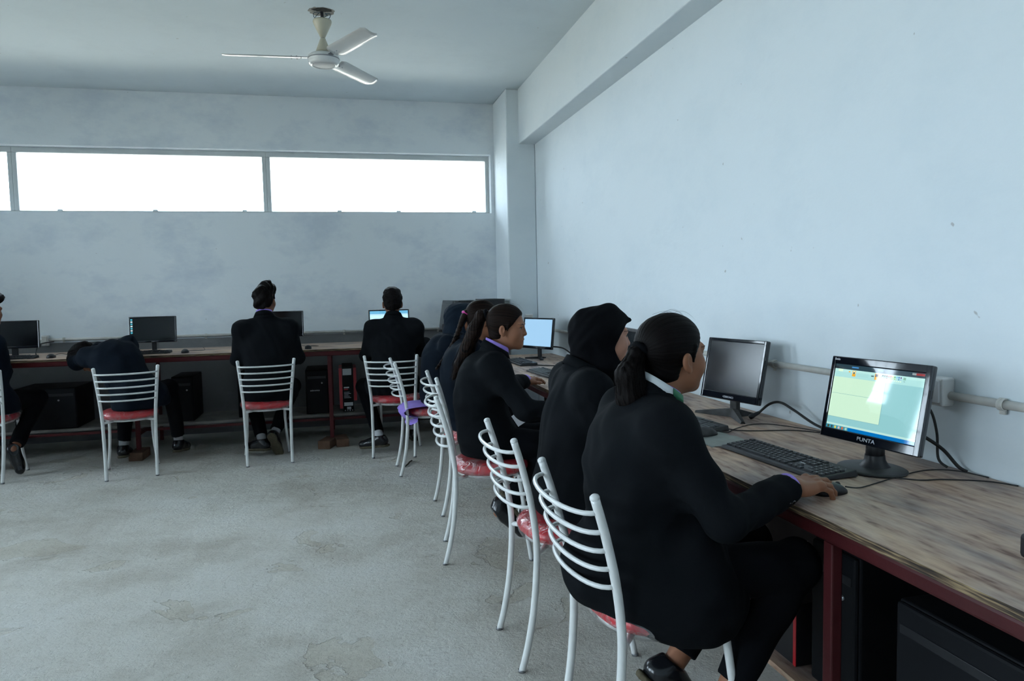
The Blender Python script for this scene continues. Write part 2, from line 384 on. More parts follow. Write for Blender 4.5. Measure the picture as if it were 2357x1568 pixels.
PINK = mat('pink_hair_tie', (.62, .02, .28), .5, var=.1)
# ------------------------------------------------------------------ the room
def struct(name, mb, mats, parent=None):
    o = mb.build(name, mats, parent)
    if parent is None: o['kind'] = 'structure'
    return o
T = 0.25
struct('floor', MB().box((XL - T, YF - T, -0.1), (XR + T, YB + T, 0)), FLOOR)
struct('ground', MB().box((-45, -35, -.75), (40, 50, -.45)), mat('dry_yard_earth', (.42, .38, .31), .95, var=.15, scale=2))
struct('ceiling', MB().box((XL - T, YF - T, ZC), (XR + T, YB + T, ZC + .15)), CEIL)
wb = MB()
wb.box((XL - T, YB, 0), (XR + T, YB + T, .945), 1)
wb.box((XL - T, YB, .945), (XR + T, YB + T, WZ0), 0)
wb.box((XL - T, YB, WZ1), (XR + T, YB + T, ZC), 0)
wb.box((1.586, YB, WZ0), (XR + T, YB + T, WZ1), 0)
wb.box((XL - T, YB, WZ0), (XL, YB + T, WZ1), 0)
struct('wall_back', wb, [WALLB, CEMENT])
struct('wall_right', MB().box((XR, YF, 0), (XR + T, YB, ZC)), WALL)
wl = MB(); edges = [YF] + [q for a, b, c, d in sorted(LEFT_WINDOWS) for q in (a, b)] + [YB]
for a, b in zip(edges[0::2], edges[1::2]): wl.box((XL - T, a, 0), (XL, b, ZC))
for a, b, c, d in LEFT_WINDOWS:
    wl.box((XL - T, a, 0), (XL, b, c)); wl.box((XL - T, a, d), (XL, b, ZC))
struct('wall_left', wl, WALL)
struct('wall_front', MB().box((XL, YF - T, 0), (XR, YF, ZC)), WALL)
struct('trim_1', MB().box((XCOL, YCOL, 0), (XR, YB, ZC), bev=.012), WALL)                       # corner column
struct('trim_2', MB().box((XR - .1624, YF, 2.7776), (XR + .02, YCOL + .02, ZC + .02), bev=.008), WALL)     # beam along the right wall

def window(name, x0, x1, catches):
    root = empty(name, ((x0 + x1) / 2, YB + .13, WZ0)); root['kind'] = 'structure'
    w = (x1 - x0) / 2; h = WZ1 - WZ0; t = .038; d = .03
    for nm, lo, hi in (('frame_rail', (-w, -d, 0), (w, d, .022)), ('frame_rail', (-w, -d, h - t - .012), (w, d, h)), ('frame_stile', (-w, -d, .022), (-w + t, d, h - t - .012)), ('frame_stile', (w - t, -d, .022), (w, d, h - t - .012))):
        MB().box(lo, hi, bev=.004).build(nm, FRAMEW, root)
    MB().box((-w + t, -.003, .022), (w - t, .003, h - t - .012)).build('pane', GLASS, root)
    for c in catches: MB().box((c - x0 - w - .022, -d - .012, .012), (c - x0 - w + .022, -d + .01, .034), bev=.005).build('catch', FRAMEW, root)
    return root
window('window_1', -.680, 1.586, (.02, .62, 1.42)); window('window_2', -2.93, -.680, (-2.55, -1.72, -.90)); window('window_3', XL, -2.93, (-3.6,))
for k, (a, b, c0, c1) in enumerate(LEFT_WINDOWS):
    root = empty('window_%d' % (k + 4), (XL - .13, (a + b) / 2, c0)); root['kind'] = 'structure'
    w = (b - a) / 2; h = c1 - c0
    for lo, hi in (((-.03, -w, 0), (.03, w, .05)), ((-.03, -w, h - .05), (.03, w, h)), ((-.03, -w, .05), (.03, -w + .05, h - .05)), ((-.03, w - .05, .05), (.03, w, h - .05)), ((-.03, -.025, .05), (.03, .025, h - .05))):
        MB().box(lo, hi).build('frame_bar', FRAMEW, root)
    MB().box((-.003, -w + .05, .05), (.003, w - .05, h - .05)).build('pane', GLASS, root)
    g = MB()
    n = int(2 * w / .13)
    for i in range(1, n): g.tube([(-.08, -w + i * 2 * w / n, 0), (-.08, -w + i * 2 * w / n, h)], .007, 6)
    for z in (h * .27, h * .56, h * .84): g.box((-.085, -w, z), (-.075, w, z + .02))
    g.build('grille', FRAMEW, root)

# ------------------------------------------------------------------ desks
def ply_top(lo, hi, face, name, parent):
    v, f = box_vf(lo, hi)
    return mesh_obj(name, v, f, [face, PLYEDGE], parent, [0, 0, 1, 1, 1, 1])
ZD, XF = 0.75, 1.189
desk = tag(empty('computer_desk', (XF, 3.0, 0)), 'long worn plywood desk on a maroon steel frame along the right wall', 'desk')
def lbox(nm, lo, hi, m, parent, org, bev=0.0):
    return MB().box([a - b for a, b in zip(lo, org)], [a - b for a, b in zip(hi, org)], bev=bev).build(nm, m, parent)
og = (XF, 3.0, 0)
RD0, RD1 = -1.4, 6.56
ply_top((0, RD0 - 3, ZD - .020), (XR - .004 - XF, RD1 - 3, ZD), PLY_Y, 'tabletop', desk)
lbox('front_rail', (XF + .002, RD0, ZD - .060), (XF + .042, RD1, ZD - .0205), RED, desk, og, .008)
lbox('back_rail', (XR - .06, RD0, ZD - .055), (XR - .03, RD1, ZD - .0205), RED, desk, og, .006)
for y in (-.2, 1.6, 3.42, 5.2, 6.5):
    lbox('leg', (XF + .006, y - .018, 0), (XF + .038, y + .018, ZD - .060), RED, desk, og, .004)
    lbox('leg', (XR - .06, y - .015, 0), (XR - .03, y + .015, ZD - .055), RED, desk, og, .004)
    lbox('cross_rail', (XF + .04, y - .014, .115), (XR - .06, y + .014, .143), RED, desk, og)
lbox('under_desk_shade', (XR - .085, RD0, .17), (XR - .065, RD1, ZD - .07), mat('shade_sheet_brown_black', (.012, .009, .008), .85, var=.2, spec=.1), desk, og)  # added near-black sheet hiding the wall, its colour gives the darkness under the desk
lbox('footshelf', (XF + .10, RD0, .144), (XR - .03, RD1, .162), PLY_Y, desk, og)

ZB, YDF = 0.866, 6.60
bdesk = tag(empty('computer_desk', (-1.5, YDF, 0)), 'long plywood desk with a red front rail under the strip window', 'desk')
og = (-1.5, YDF, 0)
BX0, BX1 = -4.6, 1.60
ply_top((BX0 + 1.5, 0, ZB - .018), (BX1 + 1.5, 7.46 - YDF, ZB), PLY_X, 'tabletop', bdesk)
lbox('front_rail', (BX0, YDF + .002, ZB - .060), (BX1, YDF + .042, ZB - .0185), REDB, bdesk, og, .008)
lbox('back_rail', (BX0, 7.40, ZB - .055), (BX1, 7.44, ZB - .0185), REDB, bdesk, og, .006)
BLEGS = (-3.3, -1.70, -.118, 1.30)
for x in BLEGS:
    lbox('leg', (x - .018, YDF + .006, .075), (x + .018, YDF + .038, ZB - .060), REDB, bdesk, og, .004)
    lbox('leg', (x - .015, 7.405, 0), (x + .015, 7.435, ZB - .055), REDB, bdesk, og, .004)
    lbox('cross_rail', (x - .014, YDF + .04, .195), (x + .014, 7.40, .223), REDB, bdesk, og)
lbox('lower_rail', (BX0, 6.80, .20), (BX1, 6.822, .222), REDB, bdesk, og)
lbox('shelf', (BX0, 6.86, .224), (BX1, 7.42, .245), mat('pale_shelf_board', (.34, .32, .29), .8, var=.2), bdesk, og)
def brick(x, y, rz, label, z=0.0):
    b = MB().box((-.115, -.055, 0), (.115, .055, .072), bev=.006).build('brick', BRICK, None, (x, y, z), (0, 0, rz))
    return tag(b, label, 'brick', 'bricks under the desk legs')
brick(-.155, 6.59, math.radians(72), 'clay brick under the red desk leg beside the black computer tower, left one of two')
brick(-.040, 6.64, math.radians(96), 'clay brick under the red desk leg beside the black computer tower, right one of two')
brick(-1.70, 6.63, math.radians(88), 'clay brick under the red desk leg behind the chair of the slumped person')

# ------------------------------------------------------------------ chairs
POST = [(-.0, .0, .170), (.024, .09, .171), (.047, .22, .173), (.060, .37, .176), (.059, .48, .180), (.040, .61, .190), (.008, .74, .202), (-.022, .838, .211)]
def post_at(z):
    zs = [p[1] for p in POST]
    return float(np.interp(z, zs, [p[0] for p in POST])), float(np.interp(z, zs, [p[2] for p in POST]))
def make_chair():
    root = empty('metal_chair')
    for s in (-1, 1):
        path = smooth_path([(s * p[2], p[0], p[1]) for p in POST], 4)
        mb = MB().tube(path, .0125, 12)
        a = Vector(path[-1]); d = (Vector(path[-1]) - Vector(path[-2])).normalized()
        M = Matrix.Translation(a) @ d.to_track_quat('Z', 'Y').to_matrix().to_4x4()
        mb.lathe([(.0125, -.002), (.0132, .001), (.0118, .007), (.007, .0105), (0, .0115)], 12, 0, M)
        p = mb.build('back_post', WENAMEL, root)
        MB().lathe([(0, -.002), (.0136, -.002), (.0136, .006), (.0126, .008)], 12, 0, Matrix.Translation((s * .170, 0, .002))).build('foot_cap', STEEL, p)
        fl = smooth_path([(s * .150, .375, .432), (s * .152, .395, .30), (s * .160, .408, .16), (s * .1775, .430, 0)], 5)
        q = MB().tube(fl, .0115, 12).build('front_leg', WENAMEL, root)
        MB().lathe([(0, -.002), (.0126, -.002), (.0126, .006), (.0116, .008)], 12, 0, Matrix.Translation((s * .1775, .430, .002))).build('foot_cap', STEEL, q)
    for z in (.800, .748, .698, .648, .598):
        f, w = post_at(z)
        pts = []
        for k in range(17):
            t = math.pi * k / 16
            pts.append((w * math.cos(t), f - .072 * math.sin(t) ** .8, z - .004 * math.sin(t)))
        MB().tube(pts, .0068, 8).build('back_rung', WENAMEL, root)
    fr = MB()
    ring = [(.165 * math.cos(t), .245 + .165 * math.sin(t), .428) for t in np.linspace(0, 2 * math.pi, 28, endpoint=False)]
    fr.tube(ring, .009, 8, closed=True)
    f, w = post_at(.425)
    for s in (-1, 1):
        fr.tube([(s * w, f, .425), (s * .10, .13, .428)], .010, 8); fr.tube([(s * .150, .375, .430), (s * .105, .33, .430)], .010, 8)
        fr.tube([(s * .10, .13, .428), (-s * .105, .36, .428)], .008, 8)
    fr.build('seat_frame', WENAMEL, root)
    def cushion(grow, wob, z0, z1, seed):
        r_ = random.Random(seed); n = 40; prof = [(.0, z1 + grow), (.10, z1 + grow), (.165, z1 - .003 + grow), (.192 + grow, z1 - .014 + grow * .5), (.203 + grow, z1 - .032), (.200 + grow, z0 + .014), (.185 + grow, z0 - grow * 2), (.12, z0 - grow * 2), (0, z0 - grow * 2)]
        v, f = lathe_vf(prof, n); out = []
        ph = [r_.uniform(0, 6.28) for _ in range(5)]
        for (x, y, z) in v:
            a = math.atan2(y, x); r = math.hypot(x, y)
            sq = 1 + .05 * (math.cos(4 * a) * -.6)
            k = 1 + (wob * (math.sin(7 * a + ph[0]) + .7 * math.sin(15 * a + ph[1]) + .5 * math.sin(23 * a + z * 60 + ph[2])) if r > .15 else 0)
            out.append((x * sq * k * 1.03, y * sq * k + .245, z))
        return out, f
    v, f = cushion(0, 0.004, .440, .500, 1)
    c = mesh_obj('seat_cushion', v, f, REDVINYL, root, smooth=True)
    v, f = cushion(.004, 0.013, .437, .500, 2)
    mesh_obj('plastic_cover', v, f, WRAP, c, smooth=True)
    return root
CHAIRS = [  # rear-feet midpoint, facing angle (rotation of +y), label
    (-2.657, 6.03, 0, 'white steel chair with red seat cut off by the left picture edge'),
    (-1.571, 5.895, 13, 'white steel chair with red plastic-wrapped seat under the slumped person'),
    (-.594, 6.022, 8, 'white steel chair with red seat under the upright person in lilac collar'),
    (.379, 5.960, -11, 'white steel chair with bright red seat under the person at the lit laptop-like screen'),
    (.380, 5.493, -89.3, 'white steel chair with lilac cloth hanging over its seat'),
    (.549, 4.463, -89, 'white steel chair under the person with the long braid'),
    (.482, 3.686, -98, 'white steel chair under the person typing with lilac cuff'),
    (.574, 2.600, -88.7, 'white steel chair with plastic-wrapped red seat under the person in black headscarf'),
    (.603, 1.880, -87.6, 'white steel chair nearest the camera, under the person using the mouse'),
]
proto = make_chair()
for i, (x, y, a, lab) in enumerate(CHAIRS):
    o = proto if i == 0 else copy_tree(proto)
    o.location = (x, y, 0); o.rotation_euler = (0, 0, math.radians(a))
    tag(o, lab.replace('lit laptop-like screen', 'lit pale blue screen'), 'chair', 'white steel chairs with red seats')

# ------------------------------------------------------------------ ceiling fan
FAN = empty('ceiling_fan', (-.056, 5.34, 2.955))
tag(FAN, 'white three-blade ceiling fan with cream hourglass canopy', 'fan')
MB().tube([(0, 0, .06), (0, 0, .345)], .011, 10).build('down_rod', STEEL, FAN)
MB().lathe([(.0, .288), (.062, .288), (.064, .278), (.060, .262), (.017, .172), (.014, .17)], 28).build('canopy', CREAMP, FAN)
MB().lathe([(.014, .168), (.017, .166), (.046, .092), (.050, .080), (.047, .073), (.0, .073)], 28).build('lower_canopy', CREAMP, FAN)
mo = MB().lathe([(0, .062), (.05, .062), (.088, .056), (.104, .044), (.108, .030), (.108, .018), (.104, .012), (.106, .004), (.100, -.010), (.086, -.020), (.080, -.018), (.078, -.014), (0, -.012)], 36).build('motor_housing', WENAMEL, FAN)
MB().lathe([(.1085, .020), (.1095, .022), (.1095, .026), (.1085, .028)], 36).build('trim_ring', STEEL, mo)
MB().lathe([(0, -.0165), (.070, -.0165), (.077, -.0145), (.077, -.0125), (0, -.0122)], 36).build('bottom_plate', mat('dull_white_plate', (.55, .56, .56), .55, var=.03), mo)
for k in range(3):
    a = math.radians(57 + 120 * k)
    # blade: curved sheet, pitched about its long axis
    v = []; f = []
    nx, ny = 16, 6
    for i in range(nx + 1):
        s = i / nx; x = .150 + s * .515
        wd = .066 - .006 * s
        if s > .93: wd *= math.sqrt(max(.35, 1 - ((s - .93) / .07) ** 2 * .55))
        if s < .06: wd *= .75 + .25 * s / .06
        for j in range(ny + 1):
            y = (j / ny * 2 - 1) * wd
            z = -.010 * (1 - (y / wd) ** 2) + y * math.tan(math.radians(-13))
            v.append((x, y, .034 + z))
    n0 = len(v)
    for i in range(nx):
        for j in range(ny):
            q = i * (ny + 1) + j; f.append((q, q + 1, q + ny + 2, q + ny + 1))
    v2 = [(x, y, z + .0022) for x, y, z in v]
    f2 = [tuple(n0 + t for t in reversed(q)) for q in f]
    rim = [i * (ny + 1) for i in range(nx + 1)] + [nx * (ny + 1) + j for j in range(1, ny + 1)] + [i * (ny + 1) + ny for i in range(nx - 1, -1, -1)] + [j for j in range(ny - 1, 0, -1)]
    fr_ = [(rim[t], rim[(t + 1) % len(rim)], n0 + rim[(t + 1) % len(rim)], n0 + rim[t]) for t in range(len(rim))]
    bl = mesh_obj('fan_blade', v + v2, f + f2 + fr_, BLADE, FAN, smooth=True, rot=(0, 0, a))
    br = MB(); br.box((.098, -.018, .030), (.235, .018, .034), bev=.001)
    for xx, yy in ((.18, -.01), (.18, .01), (.215, -.01), (.215, .01)): br.lathe([(0, .021), (.0045, .022), (.0045, .040), (0, .041)], 8, 0, Matrix.Translation((xx, yy, 0)))
    br.build('blade_bracket', STEEL, bl)
wires = MB()
for pts in ([(-.02, 0, .34), (-.055, -.01, .33), (-.05, -.02, .295), (-.02, -.02, .285)], [(-.01, .0, .345), (-.045, .01, .31), (-.01, -.02, .297), (.035, -.02, .315), (.02, 0, .335)], [(.02, 0, .335), (.055, -.01, .33), (.05, -.02, .30), (.03, -.02, .288)]):
    wires.tube(smooth_path(pts, 6), .0022, 6)
wires.box((.012, -.028, .284), (.045, -.012, .292))
wires.build('wires', mat('blue_green_wire', (.03, .07, .10), .5, var=.4, scale=60), FAN)
hb = tag(empty('hook_box', (-.056, 5.34, ZC)), 'broken hook box in the ceiling above the fan', 'ceiling box')
def ragged(r0, jit, sx, sy, z, n, seed, off=(0, 0)):
    r_ = random.Random(seed)
    vv = [(off[0], off[1], z)] + [(off[0] + (r0 + r_.uniform(-jit, jit)) * math.cos(2 * math.pi * k / n) * sx, off[1] + (r0 + r_.uniform(-jit, jit)) * math.sin(2 * math.pi * k / n) * sy, z) for k in range(n)]
    vv += [(x, y, .004) for x, y, z_ in vv[1:]]
    return vv, [(0, 1 + (k + 1) % n, 1 + k) for k in range(n)] + [(1 + k, 1 + (k + 1) % n, 1 + n + (k + 1) % n, 1 + n + k) for k in range(n)]
vv, ff = ragged(.080, .012, 1.08, 1.05, -.0015, 26, 3)
mesh_obj('chipped_plaster', vv, ff, mat('chipped_grey_plaster', (.30, .29, .27), .95, var=.35, scale=30), hb)
vv, ff = ragged(.046, .012, 1.35, .75, -.0030, 20, 5, (.0, -.035))
mesh_obj('painted_hole_shade', vv, ff, HOLE, hb)  # flat patch, its dark colour stands in for the shaded recess

# ------------------------------------------------------------------ conduit pipes and sockets
def clip(parent, M):
    mb = MB(); pts = [(math.cos(t) * .0165, 0, math.sin(t) * .0165) for t in np.linspace(-.4, math.pi + .4, 12)]
    for dy in (-.008, -.003, .003, .008): mb.tube([(p[0], dy, p[2]) for p in pts], .003, 5)
    mb.box((-.030, -.010, -.004), (-.014, .010, .004), bev=.002)
    for q in range(len(mb.v)): mb.v[q] = tuple(M @ Vector(mb.v[q]))
    return mb.build('pipe_clip', PVC, parent)
def pipe_y(y0, y1, z0, z1, clips, label):
    root = tag(empty('conduit_pipe', (XR - .016, y0, 0)), label, 'pipe', 'conduit pipes on the walls')
    MB().tube([(0, 0, z0), (0, y1 - y0, z1)], .0135, 14).build('pipe', PVC, root)
    for y in clips:
        z = z0 + (z1 - z0) * (y - y0) / (y1 - y0)
        M = Matrix.Translation((0, y - y0, z)) @ Matrix(((0, 0, -1, 0), (0, 1, 0, 0), (1, 0, 0, 0), (0, 0, 0, 1)))
        clip(root, M)
pipe_y(2.04, 7.02, 1.000, .972, (2.92, 4.2, 5.4, 6.5), 'white conduit pipe on the right wall running from the socket box to the column')
pipe_y(-1.6, 1.943, .985, .985, (1.752, .6), 'white conduit pipe on the right wall on the near side of the socket box')
root = tag(empty('conduit_pipe', (XL, YB - .016, 0)), 'white conduit pipe along the back wall above the grey plaster band', 'pipe', 'conduit pipes on the walls')
MB().tube([(0.02, 0, .985), (XCOL - XL - .01, 0, .958)], .0135, 12).build('pipe', PVC, root)
for x in (-2.55, -1.95, -1.30, .02, .98): clip(root, Matrix.Translation((x - XL, 0, .985 - .027 * (x - XL) / (XCOL - XL))) @ Matrix(((0, 1, 0, 0), (0, 0, -1, 0), (1, 0, 0, 0), (0, 0, 0, 1))))
sb = tag(empty('socket_box', (XR, 1.986, .95)), 'white surface socket box on the right wall behind the near monitor', 'socket')
MB().box((-.050, -.044, 0), (.0, .046, .092), bev=.006).build('box_body', WENAMEL, sb)
fp = MB().box((-.058, -.036, .010), (-.049, .050, .084), bev=.004).build('face_plate', mat('white_switch_plate', (.72, .74, .76), .3, var=.03), sb)
MB().box((-.085, .020, .018), (-.056, .050, .055), bev=.008).build('plug', BLACKP, sb)
sb2 = tag(empty('socket_box', (-2.705, YB, .92)), 'white socket box on the back wall beside the leftmost monitor', 'socket')
MB().box((-.028, -.045, 0), (.028, 0, .10), bev=.006).build('box_body', WENAMEL, sb2)
MB().box((-.022, -.051, .01), (.022, -.044, .09), bev=.003).build('face_plate', PVC, sb2)
sb3 = tag(empty('socket_box', (XCOL + .19, YCOL, 1.02)), 'small white switch box low on the corner column behind the far monitor', 'socket')
MB().box((-.04, -.035, 0), (.04, 0, .09), bev=.006).build('box_body', WENAMEL, sb3)
MB().box((-.033, -.040, .012), (.033, -.034, .078), bev=.002).build('face_plate', PVC, sb3)
# ------------------------------------------------------------------ monitors
def monitor(label, base, pc, yaw, tilt, w, h, stand='round', screen=None, bezel=(.018, .018, .020, .032), housing=None, ui=None, logo=None, corner=None, yaw_is_angle=False, group='desk monitors', depth=.034):
    """screen faces local -y; yaw measured so that 0 faces -x"""
    th = yaw if yaw_is_angle else yaw - math.pi / 2
    root = tag(empty('monitor', base, th), label, 'monitor', group)
    R = Matrix.Rotation(-th, 3, 'Z'); off = R @ (Vector(pc) - Vector(base))
    M = Matrix.Translation(off) @ Matrix.Rotation(-tilt, 4, 'X')
    housing = housing or BLACKG
    l, r, t, b = bezel
    hs = MB()
    hs.box((-w / 2, .004, -h / 2), (w / 2, depth * .55, h / 2), 0, M, bev=.005)
    hs.box((-w * .40, depth * .5, -h * .40), (w * .40, depth, h * .36), 0, M, bev=.012)
    for lo, hi in (((-w / 2, -.006, -h / 2), (-w / 2 + l, .006, h / 2)), ((w / 2 - r, -.006, -h / 2), (w / 2, .006, h / 2)), ((-w / 2 + l - .003, -.006, h / 2 - t), (w / 2 - r + .003, .006, h / 2)), ((-w / 2 + l - .003, -.006, -h / 2), (w / 2 - r + .003, .006, -h / 2 + b))):
        hs.box(lo, hi, 0, M, bev=.0035)
    hs.build('housing', housing, root)
    sx0, sx1, sz0, sz1 = -w / 2 + l - .001, w / 2 - r + .001, -h / 2 + b - .001, h / 2 - t + .001
    if ui is None:
        MB().box((sx0, -.0015, sz0), (sx1, .004, sz1), 0, M).build('screen', screen or SCREEN_OFF, root)
    else:
        ui(root, M, sx0, sx1, sz0, sz1)
    if logo:
        txt, size, mt, dx, bold, sxx = logo
        ML = M @ Matrix.Translation((dx, -.0065, -h / 2 + b * .30)) @ Matrix.Rotation(math.pi / 2, 4, 'X')
        text_mesh('lettering', txt, size, mt, root, ML, 'CENTER', bold, sxx)
    if corner:
        ML = M @ Matrix.Translation((-w / 2 + .014, -.0065, h / 2 - .013)) @ Matrix.Rotation(math.pi / 2, 4, 'X')
        text_mesh('lettering', corner, .010, WHITEINK, root, ML, 'LEFT', .0002)
    neck_top = M @ Vector((0, depth * .8, -h * .30))
    nk = MB()
    if stand == 'round':
        nk.tube([(neck_top.x, neck_top.y, .010), (neck_top.x, neck_top.y + .002, neck_top.z)], [.030, .026], 16)
        nk.lathe([(.048, .012), (.040, .020), (.032, .034), (.030, .05)], 20, 0, Matrix.Translation((neck_top.x, neck_top.y, 0)))
        nk.build('neck', BLACKP, root)
        Mb = Matrix.Translation((neck_top.x, neck_top.y - .012, 0)) @ Matrix.Diagonal((1.0, .84, 1, 1))
        MB().lathe([(0, 0), (.108, 0), (.112, .004), (.112, .008), (.106, .011), (.05, .014), (0, .014)], 40, 0, Mb).build('base', mat('dusty_grey_black_plastic', (.035, .038, .038), .45, var=.2, scale=30), root)
    elif stand == 'tripod':
        nk.box((neck_top.x - .022, neck_top.y - .010, .030), (neck_top.x + .022, neck_top.y + .014, neck_top.z), bev=.004); nk.build('neck', DUSTY, root)
        c = Vector((neck_top.x, neck_top.y, 0))
        for a, ln in ((200, .20), (-32, .185), (85, .10)):
            d = Vector((math.cos(math.radians(a)), math.sin(math.radians(a)), 0)); nn = Vector((-d.y, d.x, 0))
            v = []
            for (s, wd, z1) in ((0, .022, .040), (.35, .018, .030), (1, .011, .010)):
                p = c + d * ln * s
                v += [p + nn * wd, p - nn * wd, p - nn * wd * .55 + Vector((0, 0, z1)), p + nn * wd * .55 + Vector((0, 0, z1))]
            f = []
            for i in range(2):
                for j in range(4): f.append((i * 4 + j, i * 4 + (j + 1) % 4, i * 4 + 4 + (j + 1) % 4, i * 4 + 4 + j))
            f += [(3, 2, 1, 0), (8, 9, 10, 11)]
            mesh_obj('foot', v, f, DUSTY, root)
    elif stand == 'vee':
        nk.box((neck_top.x - .02, neck_top.y - .008, .012), (neck_top.x + .02, neck_top.y + .010, neck_top.z), bev=.004); nk.build('neck', BLACKP, root)
        for a, ln in ((215, .13), (-35, .17), (90, .06)):
            d = Vector((math.cos(math.radians(a)), math.sin(math.radians(a)), 0)); c = Vector((neck_top.x, neck_top.y, 0))
            nn = Vector((-d.y, d.x, 0)) * .014
            v = [c + nn, c - nn, c + d * ln - nn, c + d * ln + nn]; v += [p + Vector((0, 0, .018)) for p in v[:2]] + [p + Vector((0, 0, .010)) for p in v[2:4]]
            mesh_obj('foot', v, [(0, 1, 2, 3), (4, 7, 6, 5), (0, 4, 5, 1), (1, 5, 6, 2), (2, 6, 7, 3), (3, 7, 4, 0)], BLACKP, root)
    else:
        nk.box((neck_top.x - .025, neck_top.y - .008, .008), (neck_top.x + .025, neck_top.y + .012, neck_top.z), bev=.004); nk.build('neck', BLACKP, root)
        MB().box((neck_top.x - .10, neck_top.y - .11, 0), (neck_top.x + .10, neck_top.y + .05, .011), bev=.004).build('base', BLACKP, root)
    return root
UI = {}
def em(key, c, s=1.0):
    if key not in UI: UI[key] = emis('display_' + key, c, s * .62, .04); UI[key].node_tree.nodes['Principled BSDF'].inputs['Specular IOR Level'].default_value = 1.0
    return UI[key]
def paint_ui(root, M, x0, x1, z0, z1):
    W_, H_ = x1 - x0, z1 - z0
    MB().box((x0, -.0010, z0), (x1, .004, z1), 0, M).build('screen', em('teal', (.24, .50, .52)), root)
    lay = [0]
    def q(u0, v0, u1, v1, key, c, nm='screen_image'):
        lay[0] += 1; y = -.0011 - lay[0] * .000008
        v = [(x0 + u0 * W_, y, z0 + v0 * H_), (x0 + u1 * W_, y, z0 + v0 * H_), (x0 + u1 * W_, y, z0 + v1 * H_), (x0 + u0 * W_, y, z0 + v1 * H_)]
        acc.append((v, em(key, c)))
    acc = []
    q(0, .80, 1, .925, 'ribbon', (.36, .64, .62)); q(0, .885, 1, .925, 'tabs', (.42, .70, .66)); q(0, .925, 1, 1, 'titlebar', (.02, .045, .06))
    q(0, .93, .045, .96, 'dark', (.012, .02, .03)); q(.045, .885, .10, .925, 'cream', (.62, .82, .62))
    q(.20, .955, .28, .975, 'blueglow', (.05, .22, .5)); q(.5, .955, .56, .975, 'blueglow', 0)
    q(.90, .955, .985, .985, 'winred', (.28, .03, .03)); q(.86, .957, .90, .983, 'grey', (.25, .30, .30))
    q(0, .185, .60, .80, 'canvas', (.52, .74, .56)); q(0, .182, .605, .186, 'shade', (.16, .36, .38)); q(.60, .182, .605, .80, 'shade', 0)
    q(0, .545, .60, .549, 'shade', 0)
    q(0, .055, 1, .085, 'status', (.42, .66, .60)); q(0, 0, 1, .055, 'taskbar', (.0, .14, .42)); q(0, 0, .27, .055, 'tasklight', (.03, .24, .34))
    for k, c in enumerate(((.05, .06, .03), (.03, .06, .08), (.55, .50, .10), (.50, .42, .40), (.45, .14, .06), (.35, .55, .45))): q(.018 + k * .043, .010, .042 + k * .043, .046, 'icon%d' % k, c)
    q(.215, .83, .255, .915, 'amber', (.75, .36, .02)); q(.222, .868, .248, .908, 'cream', 0); q(.228, .868, .242, .895, 'dark', 0)
    q(.17, .885, .19, .90, 'amber', 0); q(.435, .875, .465, .88, 'dark', 0); q(.435, .862, .465, .872, 'dark', 0)
    q(.475, .82, .515, .915, 'amber', 0); q(.482, .866, .508, .908, 'slate', (.05, .07, .12)); q(.525, .875, .54, .90, 'cream', 0)
    top = ((.02, .02, .03), (.06, .06, .06), (.10, .02, .03), (.6, .08, .08), (.65, .12, .1), (.7, .5, .15), (.08, .30, .06), (.10, .45, .65), (.02, .10, .45), (.12, .04, .2))
    bot = ((.6, .8, .7), (.3, .4, .4), (.25, .08, .06), (.6, .4, .4), (.7, .45, .1), (.6, .65, .3), (.35, .60, .15), (.35, .6, .65), (.05, .2, .4), (.3, .45, .6))
    for k in range(10):
        u = .555 + k * .0215
        q(u, .886, u + .014, .906, 'pal%d' % k, top[k]); q(u, .858, u + .014, .876, 'pab%d' % k, bot[k]); q(u, .832, u + .014, .848, 'cream', 0)
    q(.78, .868, .805, .905, 'palr', (.2, .4, .3)); q(.785, .845, .80, .850, 'dark', 0)
    for k in range(9):
        for j in range(3): q(.275 + k * .015, .842 + j * .022, .283 + k * .015, .846 + j * .022, 'shapes', (.22, .42, .42))
    mb = MB(); ms = []
    for v, m_ in acc:
        if m_ not in ms: ms.append(m_)
        mb.add(v, [(0, 1, 2, 3)], ms.index(m_), M)
    mb.build('screen_image', ms, root)
monitor('black glossy monitor showing a paint program, nearest the camera', (1.700, 2.060, ZD), (1.647, 1.988, .969), .13, .20, .386, .276, 'round', ui=paint_ui,
        bezel=(.017, .019, .026, .032), logo=('PUNTA', .0175, WHITEINK, 0, .0000, 1.25), corner='Evolo', group='monitors on the right desk')
m2s = mat('dark_matte_screen', (.012, .014, .018), .17, var=0, spec=1.0)
monitor('black monitor with a dark reflecting screen and tripod foot, behind the nearest one', (1.752, 3.010, ZD), (1.736, 2.999, .968), .218, .20, .373, .284, 'tripod', screen=m2s, bezel=(.014, .016, .016, .034),
        logo=('+ZEBRONICS', .0125, WHITEINK, 0, .0000, .95), group='monitors on the right desk')
pale = emis('display_pale_blue', (.30, .52, .74), .62, .2)
monitor('black monitor with a pale blue screen at the far end of the right desk', (1.70, 6.12, ZD), (1.655, 6.10, .972), .45, .12, .39, .27, 'vee', screen=pale, group='monitors on the right desk', bezel=(.014, .014, .014, .024))
monitor('monitor almost hidden between the black headscarf and the nearest person', (1.74, 4.13, ZD), (1.70, 4.12, .985), -.1, .12, .37, .24, 'flat', group='monitors on the right desk', housing=DUSTY)
